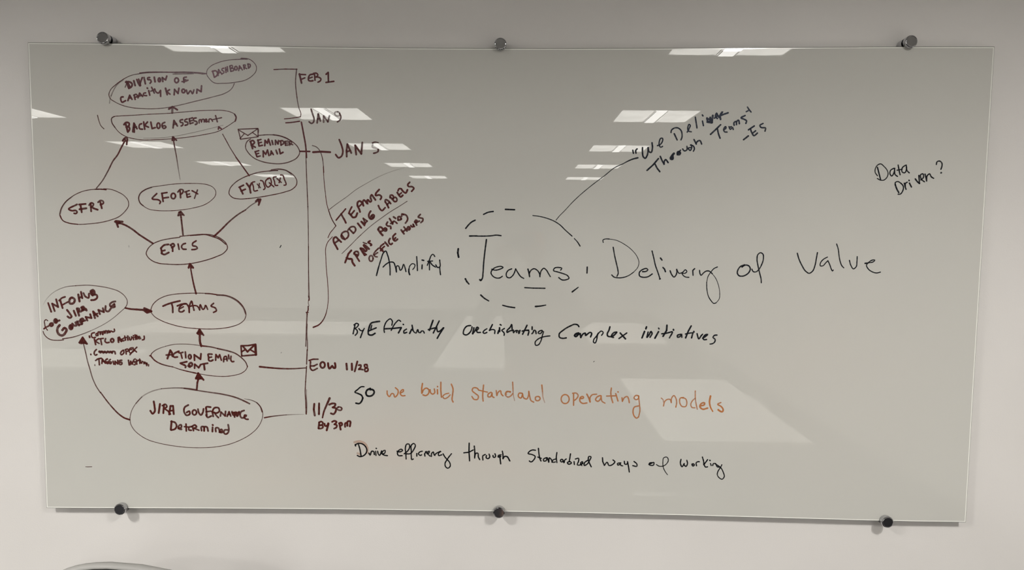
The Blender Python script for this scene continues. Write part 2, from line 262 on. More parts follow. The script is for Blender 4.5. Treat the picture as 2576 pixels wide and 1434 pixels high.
# ---- ink: every stroke is a ribbon of marker film lying on the glass (coordinates in 0.1 mm from the board's centre)
INK = """#bubble_capacity|bubble||M|maroon outline around "Division of Capacity Known"
c 21 0.85 -7632 5331 -7880 5354 -8475 5358 -8940 5344 -9339 5312 -9573 5262 -9775 5163 -9962 5032 -10099 4902 -10145 4788 -10123 4699 -9993 4602 -9796 4514 -9548 4459 -9232 4437 -8883 4443 -8633 4474 -8415 4516 -7964 4625 -7463 4750 -7163 4841 -7028 4923 -6960 5005 -6926 5086
c 29 0.9 -9338 5328 -9105 5354 -8857 5355 -8476 5353
c 29 0.6 -8485 5309 -8195 5316 -7963 5321
c 39 0.6 -8443 5347 -8194 5355 -7979 5343
c 25 0.8 -7946 5337 -7830 5330 -7715 5315 -7632 5323
c 29 0.45 -9775 5147 -9912 5049 -10016 4902 -10088 4756
c 29 0.3 -10088 4756 -10124 4658 -10136 4568
#bubble_dashboard|bubble||M|small maroon oval around "Dashboard"
c 22 0.8 -6616 5692 -6781 5686 -7029 5669 -7311 5607 -7529 5501 -7614 5404 -7624 5307 -7568 5211 -7455 5106 -7207 5087 -6875 5118 -6626 5177 -6459 5283 -6366 5396 -6355 5509 -6436 5629 -6550 5698 -6731 5716
c 29 0.7 -6748 5706 -6682 5703 -6583 5688
#text_dashboard|lettering|bubble_dashboard|M|"DASHBOARD"
l 41 1 -7473 5389 -7432 5236
c 41 1 -7482 5381 -7390 5397 -7347 5341 -7368 5277 -7432 5236
l 36 0.9 -7332 5280 -7320 5430 -7238 5313
l 32 0.9 -7326 5341 -7264 5358
c 36 0.9 -7186 5463 -7232 5447 -7230 5407 -7184 5383 -7193 5342 -7243 5329
l 39 0.9 -7141 5480 -7132 5359
l 39 0.9 -7096 5501 -7088 5383
l 36 0.9 -7142 5412 -7092 5436
l 39 0.9 -7032 5517 -7007 5384
c 36 0.9 -7032 5517 -6969 5534 -6960 5492 -7014 5460 -6944 5457 -6932 5415 -7005 5384
c 41 0.9 -6843 5466 -6848 5443 -6861 5426 -6877 5420 -6894 5426 -6906 5443 -6910 5465 -6905 5488 -6892 5504 -6876 5510 -6859 5504 -6847 5488 -6843 5466
l 36 0.9 -6807 5406 -6784 5526 -6712 5423
l 34 0.9 -6799 5455 -6736 5474
l 36 0.9 -6685 5542 -6667 5443
c 36 0.9 -6685 5542 -6635 5547 -6636 5515 -6678 5491
l 36 0.9 -6678 5491 -6601 5456
l 39 0.9 -6569 5569 -6554 5472
c 39 0.9 -6572 5569 -6516 5564 -6514 5505 -6554 5469
#text_capacity|lettering|bubble_capacity|M|"DIVISION of CAPACITY KNOWN"
l 53 1 -9685 5112 -9629 4950
c 49 1 -9702 5099 -9611 5108 -9538 5052 -9565 4978 -9629 4946
l 49 1 -9645 5083 -9601 4978
l 32 0.6 -9687 5051 -9721 4973
l 49 0.95 -9494 5133 -9464 5016
c 44 0.95 -9416 5166 -9387 5085 -9338 5004 -9326 5085 -9275 5215
l 44 0.9 -9368 5174 -9323 5021
l 49 0.95 -9229 5216 -9200 5062
c 44 0.95 -9084 5220 -9134 5210 -9141 5171 -9065 5158 -9049 5116 -9080 5074
l 49 0.95 -8968 5225 -8951 5114
c 49 1 -8811 5162 -8815 5139 -8826 5122 -8840 5116 -8854 5122 -8864 5139 -8867 5161 -8863 5184 -8852 5201 -8838 5207 -8824 5201 -8814 5184 -8811 5162
l 46 0.95 -8761 5219 -8751 5122
l 46 0.95 -8758 5215 -8680 5161 -8647 5255
c 44 0.95 -8348 5154 -8356 5124 -8375 5102 -8400 5093 -8424 5101 -8442 5123 -8448 5153 -8440 5183 -8422 5205 -8397 5213 -8372 5205 -8354 5183 -8348 5154
c 41 0.95 -8147 5236 -8211 5219 -8222 5177 -8163 5165
c 41 0.95 -8260 5122 -8200 5122 -8108 5158
l 44 0.95 -8218 5206 -8209 5101
c 44 0.95 -9781 4729 -9831 4722 -9842 4652 -9818 4598 -9722 4635
l 44 0.95 -9662 4637 -9611 4772 -9555 4670
l 39 0.95 -9647 4691 -9570 4707
l 44 0.95 -9498 4773 -9475 4669
c 41 0.95 -9505 4773 -9438 4796 -9414 4748 -9487 4718
l 44 0.95 -9399 4709 -9354 4826 -9280 4745
l 36 0.95 -9381 4748 -9302 4771
c 41 0.95 -9201 4833 -9251 4823 -9255 4778 -9176 4765
l 46 0.95 -9119 4889 -9096 4779
l 49 0.95 -9154 4954 -9147 4947
l 44 0.95 -9042 4974 -8978 4832
l 36 0.95 -9065 4877 -8955 4923
c 41 0.95 -8968 4934 -8934 4861 -8880 4829 -8817 4898
l 44 0.95 -8817 4898 -8818 4749
l 49 1 -8686 4952 -8649 4795
l 44 0.95 -8587 4916 -8663 4870 -8577 4807
l 46 0.95 -8471 4792 -8457 4926 -8370 4825 -8345 4955
c 46 0.95 -8191 4889 -8197 4866 -8212 4850 -8232 4843 -8252 4849 -8266 4866 -8271 4889 -8265 4911 -8250 4928 -8230 4934 -8210 4928 -8196 4912 -8191 4889
c 41 0.95 -8152 4912 -8122 4815 -8048 4897 -8002 4819 -7960 4917
l 44 0.95 -7892 4836 -7880 4933 -7779 4873 -7763 5018
#bubble_backlog|bubble||M|wide maroon outline around "Backlog Assesment"
c 20 0.9 -10022 4235 -9888 4249 -9638 4263 -9137 4299 -8637 4324 -8220 4363 -7803 4398 -7471 4409 -7222 4406 -7040 4371 -6925 4307 -6893 4242 -6911 4161 -6996 4095 -7148 3996 -7350 3888 -7735 3795 -8153 3727 -8571 3683 -8989 3658 -9323 3649 -9523 3675 -9738 3731 -9902 3828 -10015 3958 -10093 4104 -10099 4170 -10081 4210 -10022 4235
c 16 0.4 -9288 3693 -8821 3708 -8486 3749 -7983 3851 -7564 3952 -7230 4036
c 39 0.9 -6933 4315 -6896 4242 -6920 4144
c 29 0.6 -10022 4235 -10090 4194 -10094 4088 -10015 3958
#text_backlog|lettering|bubble_backlog|M|"BACKLOG"
l 53 1 -9744 4074 -9688 3849
c 49 1 -9782 4033 -9727 4087 -9647 4067 -9654 4010 -9727 3968
c 49 1 -9727 3968 -9650 3969 -9640 3912 -9688 3849
l 49 0.95 -9559 3855 -9524 4068 -9451 3933
l 49 0.95 -9518 4043 -9524 3847
l 41 0.95 -9548 3948 -9463 3978
c 44 0.95 -9327 4058 -9375 4041 -9396 3987 -9378 3930 -9308 3921
l 46 0.95 -9273 4102 -9251 3921
l 44 0.95 -9173 4103 -9255 4016 -9153 3972
l 46 0.95 -9089 4099 -9061 3939 -8980 3962
c 44 0.95 -8855 4012 -8862 3978 -8877 3953 -8897 3943 -8917 3952 -8931 3977 -8935 4012 -8929 4046 -8914 4071 -8893 4081 -8874 4072 -8860 4047 -8855 4012
c 44 0.85 -8730 4098 -8790 4065 -8804 4000 -8764 3943 -8703 3976 -8729 4013 -8787 4000
#text_backlog1|lettering|bubble_backlog|M|"ASSESment"
l 46 0.85 -8522 3959 -8492 4146 -8409 4009
l 39 0.8 -8508 4038 -8427 4065
c 44 0.9 -8271 4170 -8335 4147 -8333 4108 -8267 4085 -8268 4036 -8312 4010
c 44 0.9 -8154 4187 -8212 4159 -8216 4125 -8143 4103 -8141 4054 -8209 4027
l 44 0.9 -8099 4193 -8081 4070
l 41 0.9 -8105 4188 -8016 4218
l 39 0.9 -8093 4132 -8026 4149
l 41 0.9 -8081 4067 -8002 4095
c 44 0.9 -7921 4215 -7991 4195 -7986 4149 -7910 4121 -7901 4072 -7945 4049
c 39 0.9 -7847 4088 -7839 4167 -7809 4174 -7785 4105 -7772 4174 -7725 4184 -7717 4114
c 36 0.9 -7710 4135 -7646 4158 -7659 4191 -7692 4168 -7677 4114 -7624 4126
c 36 0.9 -7594 4110 -7589 4185 -7542 4192 -7502 4132
l 41 0.9 -7421 4274 -7381 4121
l 32 0.9 -7493 4176 -7269 4226
#arrow_capacity|arrow||M|short maroon arrow up to the division of capacity bubble
l 55 0.6 -8533 4336 -8523 4483
l 49 0.9 -8617 4433 -8524 4491 -8401 4417
#arrow_backlog_right|arrow||M|thin maroon arrow from FY[x]Q[x] up to backlog bubble
l 41 1 -7357 3937 -7347 3994 -7282 3946
c 24 0.9-1 -7251 3811 -7171 3665 -7075 3485 -6914 3224
l 36 1 -6922 3232 -6589 2766
#arrow_sfrp_backlog|arrow||M|maroon arrow from SFRP up to backlog bubble
c 44-29 0.95-0.8 -9782 3604 -9857 3475 -9999 3227 -10069 3145 -10229 2863 -10398 2589 -10547 2414
c 49 0.9 -9827 3623 -9775 3689 -9724 3706 -9729 3534
l 44 0.9 -9783 3673 -9744 3615
#arrow_sfopex_backlog|arrow||M|fading maroon arrow from SFOPEX up to backlog bubble
c 36-19 1-0.35 -8519 3650 -8495 3486 -8459 3273 -8424 3010 -8396 2796 -8375 2656
l 49 1 -8549 3649 -8533 3728 -8445 3650
l 55 1 -8513 3715 -8507 3650
#stray_left_top|stray_stroke||M|thin stray curve left of the backlog bubble
c 24 0.8 -10456 4264 -10420 4109 -10374 3995 -10301 3922
#bubble_sfopex|bubble||M|maroon oval around "SFOPEX"
c 19 0.85 -8109 2554 -8411 2545 -8663 2521 -8882 2486 -9118 2451 -9271 2392 -9408 2291 -9462 2175 -9432 2059 -9334 1960 -9202 1886 -9001 1855 -8682 1849 -8345 1877 -8041 1930 -7754 2016 -7583 2125 -7471 2258 -7461 2358 -7525 2457 -7658 2521 -7858 2550 -8109 2554
c 35 0.6 -9118 2446 -9288 2383 -9426 2274 -9460 2141 -9416 2026 -9351 1976
#text_sfopex|lettering|bubble_sfopex|M|"SFOPEX"
c 44 0.95 -8989 2287 -9110 2153 -8926 2113 -8897 2080 -8920 2033
l 49 0.95 -8854 2296 -8830 2089
l 44 0.95 -8862 2293 -8722 2317
l 44 0.95 -8841 2172 -8689 2195
c 46 0.95 -8505 2229 -8514 2195 -8535 2169 -8564 2159 -8592 2168 -8612 2194 -8619 2228 -8611 2263 -8589 2289 -8560 2299 -8532 2289 -8512 2264 -8505 2229
l 46 0.95 -8382 2358 -8374 2188
c 44 0.9 -8442 2333 -8365 2400 -8305 2384 -8316 2317 -8376 2267
l 46 0.95 -8224 2343 -8202 2202
l 39 0.95 -8262 2334 -8147 2372
l 36 0.95 -8217 2268 -8136 2286
l 41 0.95 -8202 2199 -8118 2223
l 41 0.95 -8072 2369 -7928 2288
l 36 0.9 -7932 2390 -8015 2174
#bubble_sfrp|bubble||M|maroon oval around "SFRP"
c 23 0.8 -10296 2377 -10531 2383 -10734 2368 -10972 2305 -11212 2178 -11404 2010 -11503 1843 -11526 1693 -11455 1576 -11305 1511 -11070 1480 -10765 1496 -10460 1535 -10188 1605 -9983 1690 -9827 1825 -9729 1975 -9734 2091 -9831 2223 -9995 2321 -10178 2386 -10363 2398
c 33 0.9 -10582 2383 -10430 2387 -10300 2375
c 35 0.55 -11195 2186 -11369 2044 -11477 1876 -11519 1743
c 29 0.95 -11520 1709 -11455 1576 -11305 1511 -11070 1480
#text_sfrp|lettering|bubble_sfrp|M|"SFRP"
c 46 0.95 -11067 1993 -11283 1858 -11209 1829 -11091 1826 -11075 1788 -11110 1755 -11152 1763
l 51 0.95 -10976 1964 -10953 1794
l 49 0.95 -11014 1989 -10844 2007
l 56 0.9 -11005 1867 -10832 1895
l 51 0.9 -10713 2016 -10706 1820
c 46 0.9 -10756 1974 -10695 2036 -10637 2009 -10656 1959 -10716 1925
l 49 0.95 -10707 1933 -10633 1892 -10536 1860
l 49 0.95 -10459 2052 -10427 1899
c 46 0.9 -10518 2051 -10466 2093 -10390 2082 -10379 2036 -10461 1985
#arrow_epics_sfrp|arrow||M|thick maroon arrow from EPICS to SFRP
l 49 0.95 -9127 1005 -9475 1227
c 49 0.9 -9475 1227 -9656 1368 -9821 1466 -9971 1523
l 67 0.95 -10088 1556 -9971 1523
l 55 0.95 -9899 1557 -10071 1572 -10022 1423
l 49 0.95 -9988 1540 -10040 1489
#arrow_epics_sfopex|arrow||M|maroon arrow from EPICS up to SFOPEX
l 46 0.85 -8336 1238 -8375 1688 -8397 1821
l 49 0.85 -8450 1729 -8422 1812 -8380 1829 -8301 1739
l 49 0.8 -8433 1737 -8331 1755
#arrow_epics_fy|arrow||M|long maroon arrow from EPICS to FY[x]Q[x]
c 49-36 1-0.8 -7534 1199 -7354 1364 -7131 1583 -6875 1785 -6705 1886
c 29 0.6 -6705 1886 -6552 2012 -6399 2104
l 51 0.9 -6429 2112 -6373 2163 -6306 2163 -6359 2022
l 61 0.9 -6365 2151 -6341 2088
#bubble_epics|bubble||M|maroon oval around "EPICS"
c 27 0.85 -8419 1170 -8673 1134 -8945 1073 -9133 988 -9272 844 -9309 743 -9262 643 -9163 559 -8995 494 -8759 471 -8421 466 -8150 494 -7827 564 -7487 677 -7283 779 -7187 914 -7227 1031 -7359 1147 -7592 1237 -7760 1252 -8064 1232 -8419 1195
c 31 0.9 -8149 1220 -7963 1233 -7761 1247 -7593 1203 -7393 1130 -7227 998
#text_epics|lettering|bubble_epics|M|"EPICS"
l 53 0.95 -8917 881 -8895 739
c 49 0.95 -8925 881 -8830 966 -8720 983
l 44 0.95 -8910 805 -8817 832
c 49 0.95 -8912 755 -8854 722 -8720 774
c 49 0.9 -8661 959 -8621 901 -8618 808
c 53 0.9 -8670 967 -8593 1001 -8568 960 -8638 900
l 46 0.95 -8471 994 -8448 860
c 46 0.95 -8280 1013 -8348 987 -8384 920 -8352 870 -8267 862
c 44 0.95 -8000 1082 -8095 1006 -8096 964 -7996 932 -7971 890 -8023 864 -8116 855
#arrow_teams_epics|arrow||M|maroon arrow from TEAMS up to EPICS
l 55 0.95 -8212 384 -8176 485 -8094 385
l 55 0.95 -8168 460 -8144 385
c 36-49 0.9-1 -8161 378 -8125 142 -8088 -60 -8034 -288
#stray_mark|stray_stroke||K|tiny black tick right of EPICS
l 23 1 -5794 986 -5825 931
#bracket_upper|bracket||M|upper half of the maroon curly bracket
c 25-21 0.7-0.95 -4953 3543 -4845 3503 -4779 3438 -4731 3340 -4699 3226 -4676 3029 -4666 2865
c 19 0.95 -4680 3002 -4665 2687 -4636 2371 -4582 1991 -4551 1890 -4495 1725 -4439 1611 -4369 1503
c 27 0.7 -4551 1890 -4495 1725 -4439 1611 -4369 1503
c 21 0.95 -4369 1503 -4447 1407 -4512 1330 -4578 1195
c 18-10 0.7-0.25 -4551 1909 -4338 2070 -4081 2250 -3849 2429 -3592 2583 -3209 2788 -2889 2917 -2596 3001
#text_teams_adding|lettering||M|slanted "TEAMS ADDING LABELS"
l 41 1 -4361 1650 -4232 1804 -4115 1938
c 49 1 -4232 1810 -4181 1715 -4143 1652 -4112 1582
c 44 1 -3955 1991 -3994 1920 -4035 1825
c 53 1 -4026 1831 -3969 1768 -3931 1724 -3867 1731 -3815 1831
l 44 1 -3975 1793 -3891 1896
c 51 0.95 -3744 1866 -3763 1935 -3807 2024 -3800 2113 -3749 2145 -3698 2107 -3654 2025
l 44 0.9 -3762 2011 -3692 2076
c 51 0.95 -3654 2025 -3672 2126 -3640 2171 -3595 2127 -3544 2070 -3563 2153 -3544 2178 -3480 2122 -3455 2141 -3473 2255 -3441 2306 -3403 2256 -3346 2177
c 49 1 -3248 2440 -3338 2326 -3345 2294 -3236 2301 -3188 2257 -3218 2191
c 51 0.95 -4330 903 -4374 986 -4425 1075 -4430 1177 -4385 1216 -4308 1153 -4238 1089
l 46 0.95 -4399 1062 -4308 1127
l 46 0.95 -4224 1269 -4135 1154
c 46 0.9 -4237 1243 -4217 1307 -4139 1359 -4075 1359 -4044 1296 -4070 1206 -4102 1180
c 44 0.9 -4237 1243 -4218 1192 -4141 1154
l 46 0.95 -4023 1424 -3921 1316
c 46 0.9 -4056 1398 -3984 1475 -3894 1482 -3859 1425 -3876 1361 -3921 1316
l 49 1 -3804 1572 -3715 1458
l 46 0.95 -3714 1618 -3631 1519
l 46 0.9 -3711 1618 -3618 1555
l 44 0.9 -3618 1593 -3662 1701 -3560 1632
l 44 0.9 -3560 1632 -3624 1568
c 49 0.95 -3469 1887 -3514 1810 -3508 1721 -3457 1681 -3393 1722 -3377 1773 -3412 1799 -3463 1754
c 55 0.8 -3409 1729 -3413 1715 -3424 1704 -3438 1700 -3452 1704 -3462 1714 -3466 1728 -3462 1742 -3452 1753 -3438 1756 -3423 1753 -3413 1743 -3409 1729
c 46 1 -3270 2031 -3225 1940 -3174 1902 -3136 1935 -3097 1979
c 49 0.95 -3008 1980 -3058 2081 -3096 2144 -3084 2182 -3020 2158 -2954 2088
l 44 0.9 -3046 2056 -2982 2120
l 49 0.95 -2956 2247 -2866 2146
c 46 0.95 -2968 2234 -2962 2297 -2904 2298 -2879 2247 -2885 2203
c 46 0.95 -2905 2209 -2828 2248 -2792 2198 -2803 2147 -2847 2134
c 49 1 -2783 2369 -2738 2299 -2694 2255 -2642 2300
c 41 1 -2738 2312 -2674 2363
c 46 1 -2763 2413 -2738 2464 -2680 2464 -2655 2420
c 49 1 -2680 2464 -2623 2389 -2566 2358 -2521 2440
c 46 0.95 -2463 2633 -2514 2560 -2495 2529 -2393 2517 -2358 2486 -2413 2403
#underline_teams|underline||M|thin slanted line under "ADDING LABELS"
c 18 0.75 -2528 2149 -2726 2021 -2957 1879 -3214 1699 -3471 1505 -3729 1273 -3813 1193
c 18 0.75 -3729 1273 -3813 1193 -3988 1015 -4221 788
#text_tpm|lettering||M|slanted "TPMs"
l 51 1 -3976 874 -4054 784 -4081 706 -4140 558
c 56 1 -4100 681 -4042 655 -3965 650 -3953 579 -3892 483
l 49 0.95 -3906 811 -3772 600
c 51 0.9 -3906 785 -3874 843 -3809 844 -3790 786 -3823 722
l 49 0.9 -3848 773 -3816 741
c 58 0.9 -3738 928 -3693 851 -3630 756
c 58 0.9 -3731 928 -3667 916 -3616 852 -3584 878 -3654 1005
c 56 0.9 -3647 1018 -3602 993 -3519 917
l 49 0.9 -3655 813 -3591 769
c 36 0.8 -3666 1082 -3602 1057 -3576 1051
c 49 0.95 -3492 1122 -3544 1083 -3506 1064 -3448 1020 -3474 1007
#text_posting|lettering||M|slanted word above "OFFICE HOURS"
c 56 0.9 -3279 1418 -3228 1342 -3164 1272
c 53 0.9 -3279 1424 -3240 1482 -3189 1470 -3157 1393 -3215 1367
c 61 0.9 -3065 1420 -3069 1403 -3079 1391 -3093 1386 -3107 1391 -3118 1403 -3121 1419 -3118 1436 -3107 1448 -3093 1453 -3079 1448 -3069 1436 -3065 1420
c 49 0.9 -3035 1611 -3067 1541 -3022 1509 -2958 1504 -2952 1446
l 49 0.9 -2983 1701 -2900 1568
l 41 0.9 -2958 1574 -2881 1619
c 44 0.9 -2913 1561 -2868 1638 -2843 1626 -2791 1582
l 49 0.9 -2881 1746 -2829 1709
c 51 0.85 -2759 1665 -2765 1741 -2714 1754 -2682 1691
c 49 0.85 -2766 1665 -2727 1665 -2682 1691
c 49 0.85 -2669 1767 -2663 1824 -2624 1806
c 46 0.85 -2637 1818 -2560 1794 -2516 1705 -2535 1641 -2574 1590
#text_office|lettering||M|slanted "OFFICE"
c 44 0.75 -3414 672 -3421 635 -3440 607 -3466 597 -3492 607 -3510 634 -3517 671 -3510 708 -3491 736 -3465 746 -3439 736 -3421 709 -3414 672
c 41 0.85 -3269 939 -3359 848 -3398 777 -3353 720 -3308 714
l 41 0.85 -3385 765 -3295 823
c 46 0.95 -3133 1055 -3217 984 -3230 945 -3179 882 -3147 850
l 46 0.95 -3192 920 -3121 985
l 46 0.95 -3218 875 -3166 895
l 51 0.9 -3101 1094 -3024 999
c 49 0.9 -2972 1191 -3005 1127 -2986 1057 -2947 1038 -2915 1066
c 49 0.95 -2831 1314 -2895 1243 -2895 1179 -2844 1128 -2780 1174
l 49 0.95 -2863 1173 -2831 1211
#text_office1|lettering||M|slanted "HOURS"
l 53 0.9 -2683 1411 -2613 1316
l 49 0.9 -2612 1488 -2536 1387
l 49 0.9 -2651 1360 -2548 1437
c 56 0.9 -2460 1457 -2464 1439 -2475 1426 -2491 1421 -2506 1426 -2517 1439 -2521 1457 -2517 1475 -2506 1488 -2491 1493 -2475 1488 -2464 1475 -2460 1457
c 49 0.9 -2433 1528 -2407 1496 -2363 1509 -2375 1560
l 44 0.9 -2375 1554 -2343 1503
l 49 0.9 -2330 1630 -2286 1542
c 49 0.9 -2337 1618 -2305 1669 -2273 1650 -2292 1599
l 46 0.9 -2305 1605 -2215 1644
c 44 0.85 -2190 1816 -2247 1746 -2190 1727 -2126 1709 -2126 1658 -2177 1606
#timeline_top|timeline||M|top of the maroon timeline with its left tick
l 27 0.95 -5909 5437 -5625 5452 -5320 5450
c 29-19 0.85 -5331 5455 -5362 5124 -5337 4801 -5283 4477 -5236 4332 -5245 4266
c 25 1 -5660 4208 -5527 4219 -5394 4239 -5248 4263
#timeline_dash|tick||M|second short dash of the timeline break
c 34 1 -5625 4109 -5462 4122 -5271 4152
#timeline_main|timeline||M|long vertical maroon timeline
c 41 1 -5227 4128 -5173 3827 -5127 3550 -5106 3239
c 25 0.8 -5122 3288 -5114 2894 -5100 2399 -5088 1987
c 23 0.75 -5088 1987 -5084 1404 -5089 568 -5096 -358
l 31 0.85 -5152 -1730 -5173 -2111
l 29 0.8 -5174 -2164 -5205 -2586
c 27-39 0.8-0.9 -5205 -2573 -5219 -2850 -5205 -3115 -5200 -3434
c 16 0.6 -5181 -2784 -5184 -2982 -5176 -3181 -5183 -3394
c 19 0.7 -5083 966 -5089 463 -5085 -41 -5082 -345
c 35 0.9 -5094 -328 -5083 -379 -5090 -430
c 19 0.7 -5100 -430 -5108 -514 -5092 -565 -5102 -599
c 33 0.95 -5114 -591 -5115 -684 -5142 -760
l 25 0.7 -5104 -752 -5167 -744 -5134 -803
c 35-29 0.8-0.75 -5142 -786 -5159 -1058 -5172 -1311 -5187 -1637
c 25 0.75 -5145 -1058 -5155 -1311 -5143 -1569 -5146 -1740
#timeline_crosses|tick||M|two thick cross ticks beside the reminder bubble
l 41 1 -5270 3393 -5021 3392
l 51 1 -4938 3374 -4730 3389 -4497 3378
#text_february|lettering||M|"FEB 1"
l 49 1 -5260 5332 -5210 5109
l 41 1 -5267 5322 -5105 5316
l 41 1 -5232 5193 -5125 5236
c 44 1 -4909 5329 -4992 5312 -5031 5240 -5026 5172 -4977 5159 -4919 5168
l 36 1 -5009 5227 -4935 5256
l 41 1 -4876 5329 -4866 5179
c 41 1 -4909 5345 -4835 5357 -4789 5314 -4819 5270 -4860 5260 -4770 5254 -4713 5210 -4735 5161 -4791 5132
l 46 1 -4581 5330 -4529 5375 -4524 5138
l 44 1 -4586 5126 -4388 5155
#text_january_nine|lettering||M|"JAN 9"
c 43 0.8 -4974 4455 -4933 4318 -4901 4204 -4923 4126 -4965 4098 -5028 4138
l 49 0.72 -4824 4115 -4793 4335 -4741 4164
l 49 0.6 -4806 4213 -4757 4221
l 44 0.66 -4658 4133 -4657 4287 -4550 4142 -4508 4291
c 41 0.42 -4291 4395 -4366 4379 -4367 4322 -4301 4290 -4242 4323 -4250 4371 -4300 4395
c 41 0.8 -4247 4355 -4215 4258 -4244 4184 -4305 4143
#text_january_five|lettering||M|"JAN" over the reminder bracket
c 46 1 -4262 3695 -4197 3524 -4173 3394 -4216 3270 -4283 3237 -4357 3318
l 51 0.9 -4075 3272 -4078 3427 -4056 3583 -3958 3363
l 44 0.9 -4082 3386 -3982 3425
l 49 0.85 -3833 3323 -3857 3557 -3701 3340 -3674 3627
#text_january_five1|lettering||M|the 5 of "JAN 5", crossed by a reflected light
c 36 0.8 -3417 3620 -3350 3642 -3268 3627
c 44 0.35 -3404 3604 -3417 3514 -3335 3490 -3260 3450
c 41 0.85 -3268 3458 -3269 3409 -3319 3376 -3385 3359
#envelope_upper|envelope_sketch||M|drawn envelope over the reminder bubble
l 29 0.8 -6849 3937 -6342 3962 -6341 3753 -6791 3687 -6850 3932
l 29 0.8 -6846 3925 -6603 3783 -6350 3952
l 27 0.8 -6808 3703 -6702 3819
l 27 0.8 -6341 3756 -6482 3858
c 36 0.7 -6384 3957 -6337 3941 -6335 3867
#bubble_reminder|bubble||M|maroon oval around "Reminder Email"
c 27 0.8 -6337 3785 -6087 3804 -5838 3789 -5656 3734 -5458 3629 -5327 3499 -5279 3368 -5347 3237 -5515 3137 -5766 3077 -6016 3083 -6265 3131 -6464 3219 -6595 3341 -6667 3472 -6657 3570 -6614 3644 -6538 3694
c 33 0.7 -5954 3805 -5788 3782 -5623 3726 -5491 3645
#text_reminder|lettering|bubble_reminder|M|"REMINDER"
l 49 1 -6539 3629 -6489 3454
c 46 1 -6548 3629 -6472 3657 -6437 3605 -6516 3539
l 44 1 -6524 3542 -6417 3487
l 46 1 -6347 3671 -6322 3521
l 41 1 -6356 3663 -6269 3685
l 39 1 -6340 3593 -6257 3614
l 41 1 -6322 3517 -6233 3538
l 44 0.95 -6175 3528 -6164 3664 -6107 3591 -6076 3693 -6028 3546
l 46 0.9 -5987 3657 -5965 3563
l 44 0.9 -5900 3560 -5898 3666 -5833 3574 -5820 3662
l 44 0.85 -5765 3651 -5756 3545
c 41 0.85 -5791 3646 -5707 3656 -5688 3594 -5759 3545
l 41 0.8 -5654 3640 -5642 3542 -5576 3549
l 39 0.8 -5658 3636 -5583 3648
l 36 0.8 -5650 3591 -5588 3598
l 41 0.8 -5550 3628 -5534 3543
c 39 0.8 -5550 3628 -5488 3629 -5489 3588 -5542 3579
l 39 0.8 -5534 3579 -5456 3560
#text_reminder_email|lettering|bubble_reminder|M|"EMAIL"
l 44 1 -6424 3376 -6380 3248
l 39 1 -6428 3372 -6330 3401
l 36 1 -6404 3313 -6332 3335
l 39 1 -6377 3245 -6296 3268
l 44 1 -6217 3246 -6219 3394 -6154 3309 -6107 3419 -6071 3280
l 44 0.95 -6029 3297 -6011 3395 -5959 3306
l 39 0.95 -6025 3330 -5970 3337
l 44 0.95 -5886 3413 -5854 3323
l 44 0.95 -5802 3446 -5779 3328 -5708 3365
#bubble_fy|bubble||M|maroon oval around "FY[x]Q[x]"
c 25 0.85 -5852 2904 -6103 2885 -6354 2850 -6572 2783 -6774 2699 -6977 2565 -7098 2415 -7117 2299 -7035 2209 -6868 2169 -6650 2179 -6365 2215 -6029 2275 -5694 2353 -5475 2437 -5374 2546 -5364 2645 -5437 2776 -5569 2873 -5718 2930 -5852 2940 -6019 2919
c 31 0.7 -6069 2886 -5969 2903 -5852 2904
c 31 0.6 -5835 2937 -5635 2906 -5503 2808
#text_fy|lettering|bubble_fy|M|"FY[x]Q[x]"
l 49 1 -6837 2459 -6762 2302
l 46 1 -6854 2467 -6741 2521
l 44 1 -6806 2371 -6693 2419
l 49 1 -6660 2567 -6575 2453
c 49 1 -6529 2577 -6581 2469 -6571 2395 -6560 2329
c 36 1 -6450 2611 -6505 2599 -6486 2486 -6463 2374 -6379 2391
l 34 0.9 -6384 2550 -6307 2462
l 34 0.9 -6329 2570 -6347 2455
c 36 1 -6299 2645 -6254 2637 -6209 2538 -6191 2436 -6224 2414
c 36 1 -6081 2701 -6160 2646 -6172 2555 -6110 2476 -6033 2540 -6023 2639 -6064 2713 -6123 2691
l 36 1 -6074 2589 -5959 2488
c 36 1 -5896 2742 -5963 2730 -5940 2623 -5912 2521 -5858 2525
l 36 1 -5875 2698 -5765 2600
l 36 1 -5785 2715 -5820 2594
c 36 1 -5779 2789 -5729 2786 -5689 2691 -5654 2535 -5694 2530
#bubble_teams|bubble||M|maroon oval around "TEAMS"
c 23 0.85 -8037 -276 -7831 -277 -7661 -284 -7492 -307 -7256 -325 -7121 -363 -6920 -487 -6788 -656 -6741 -825 -6777 -944 -6898 -1056 -7103 -1138 -7359 -1189 -7700 -1213 -8040 -1205 -8379 -1174 -8701 -1101 -8970 -1002 -9154 -885 -9227 -775 -9198 -630 -9074 -485 -8868 -372 -8611 -311 -8305 -285 -8037 -276
c 33 0.95 -7797 -282 -7645 -289 -7493 -311
c 33 0.7 -7493 -324 -7256 -339 -7105 -391 -6921 -513 -6805 -656 -6749 -808
#text_teams|lettering|bubble_teams|M|"TEAMS"
c 49 1 -8909 -624 -8788 -572 -8617 -519 -8463 -483
c 49 0.95 -8685 -540 -8662 -625 -8658 -786
c 46 0.95 -8295 -556 -8381 -571 -8485 -674 -8487 -759 -8403 -766 -8359 -732
c 46 0.95 -8535 -615 -8415 -568 -8296 -561 -8246 -620 -8225 -781
l 39 0.95 -8469 -687 -8374 -635
c 44 0.95 -8225 -773 -8212 -603 -8158 -484 -8127 -602 -8099 -724
c 39 0.95 -8230 -637 -8127 -602 -8008 -618 -7951 -716
c 41 0.95 -7951 -716 -7931 -574 -7858 -701 -7823 -667 -7796 -590 -7742 -696
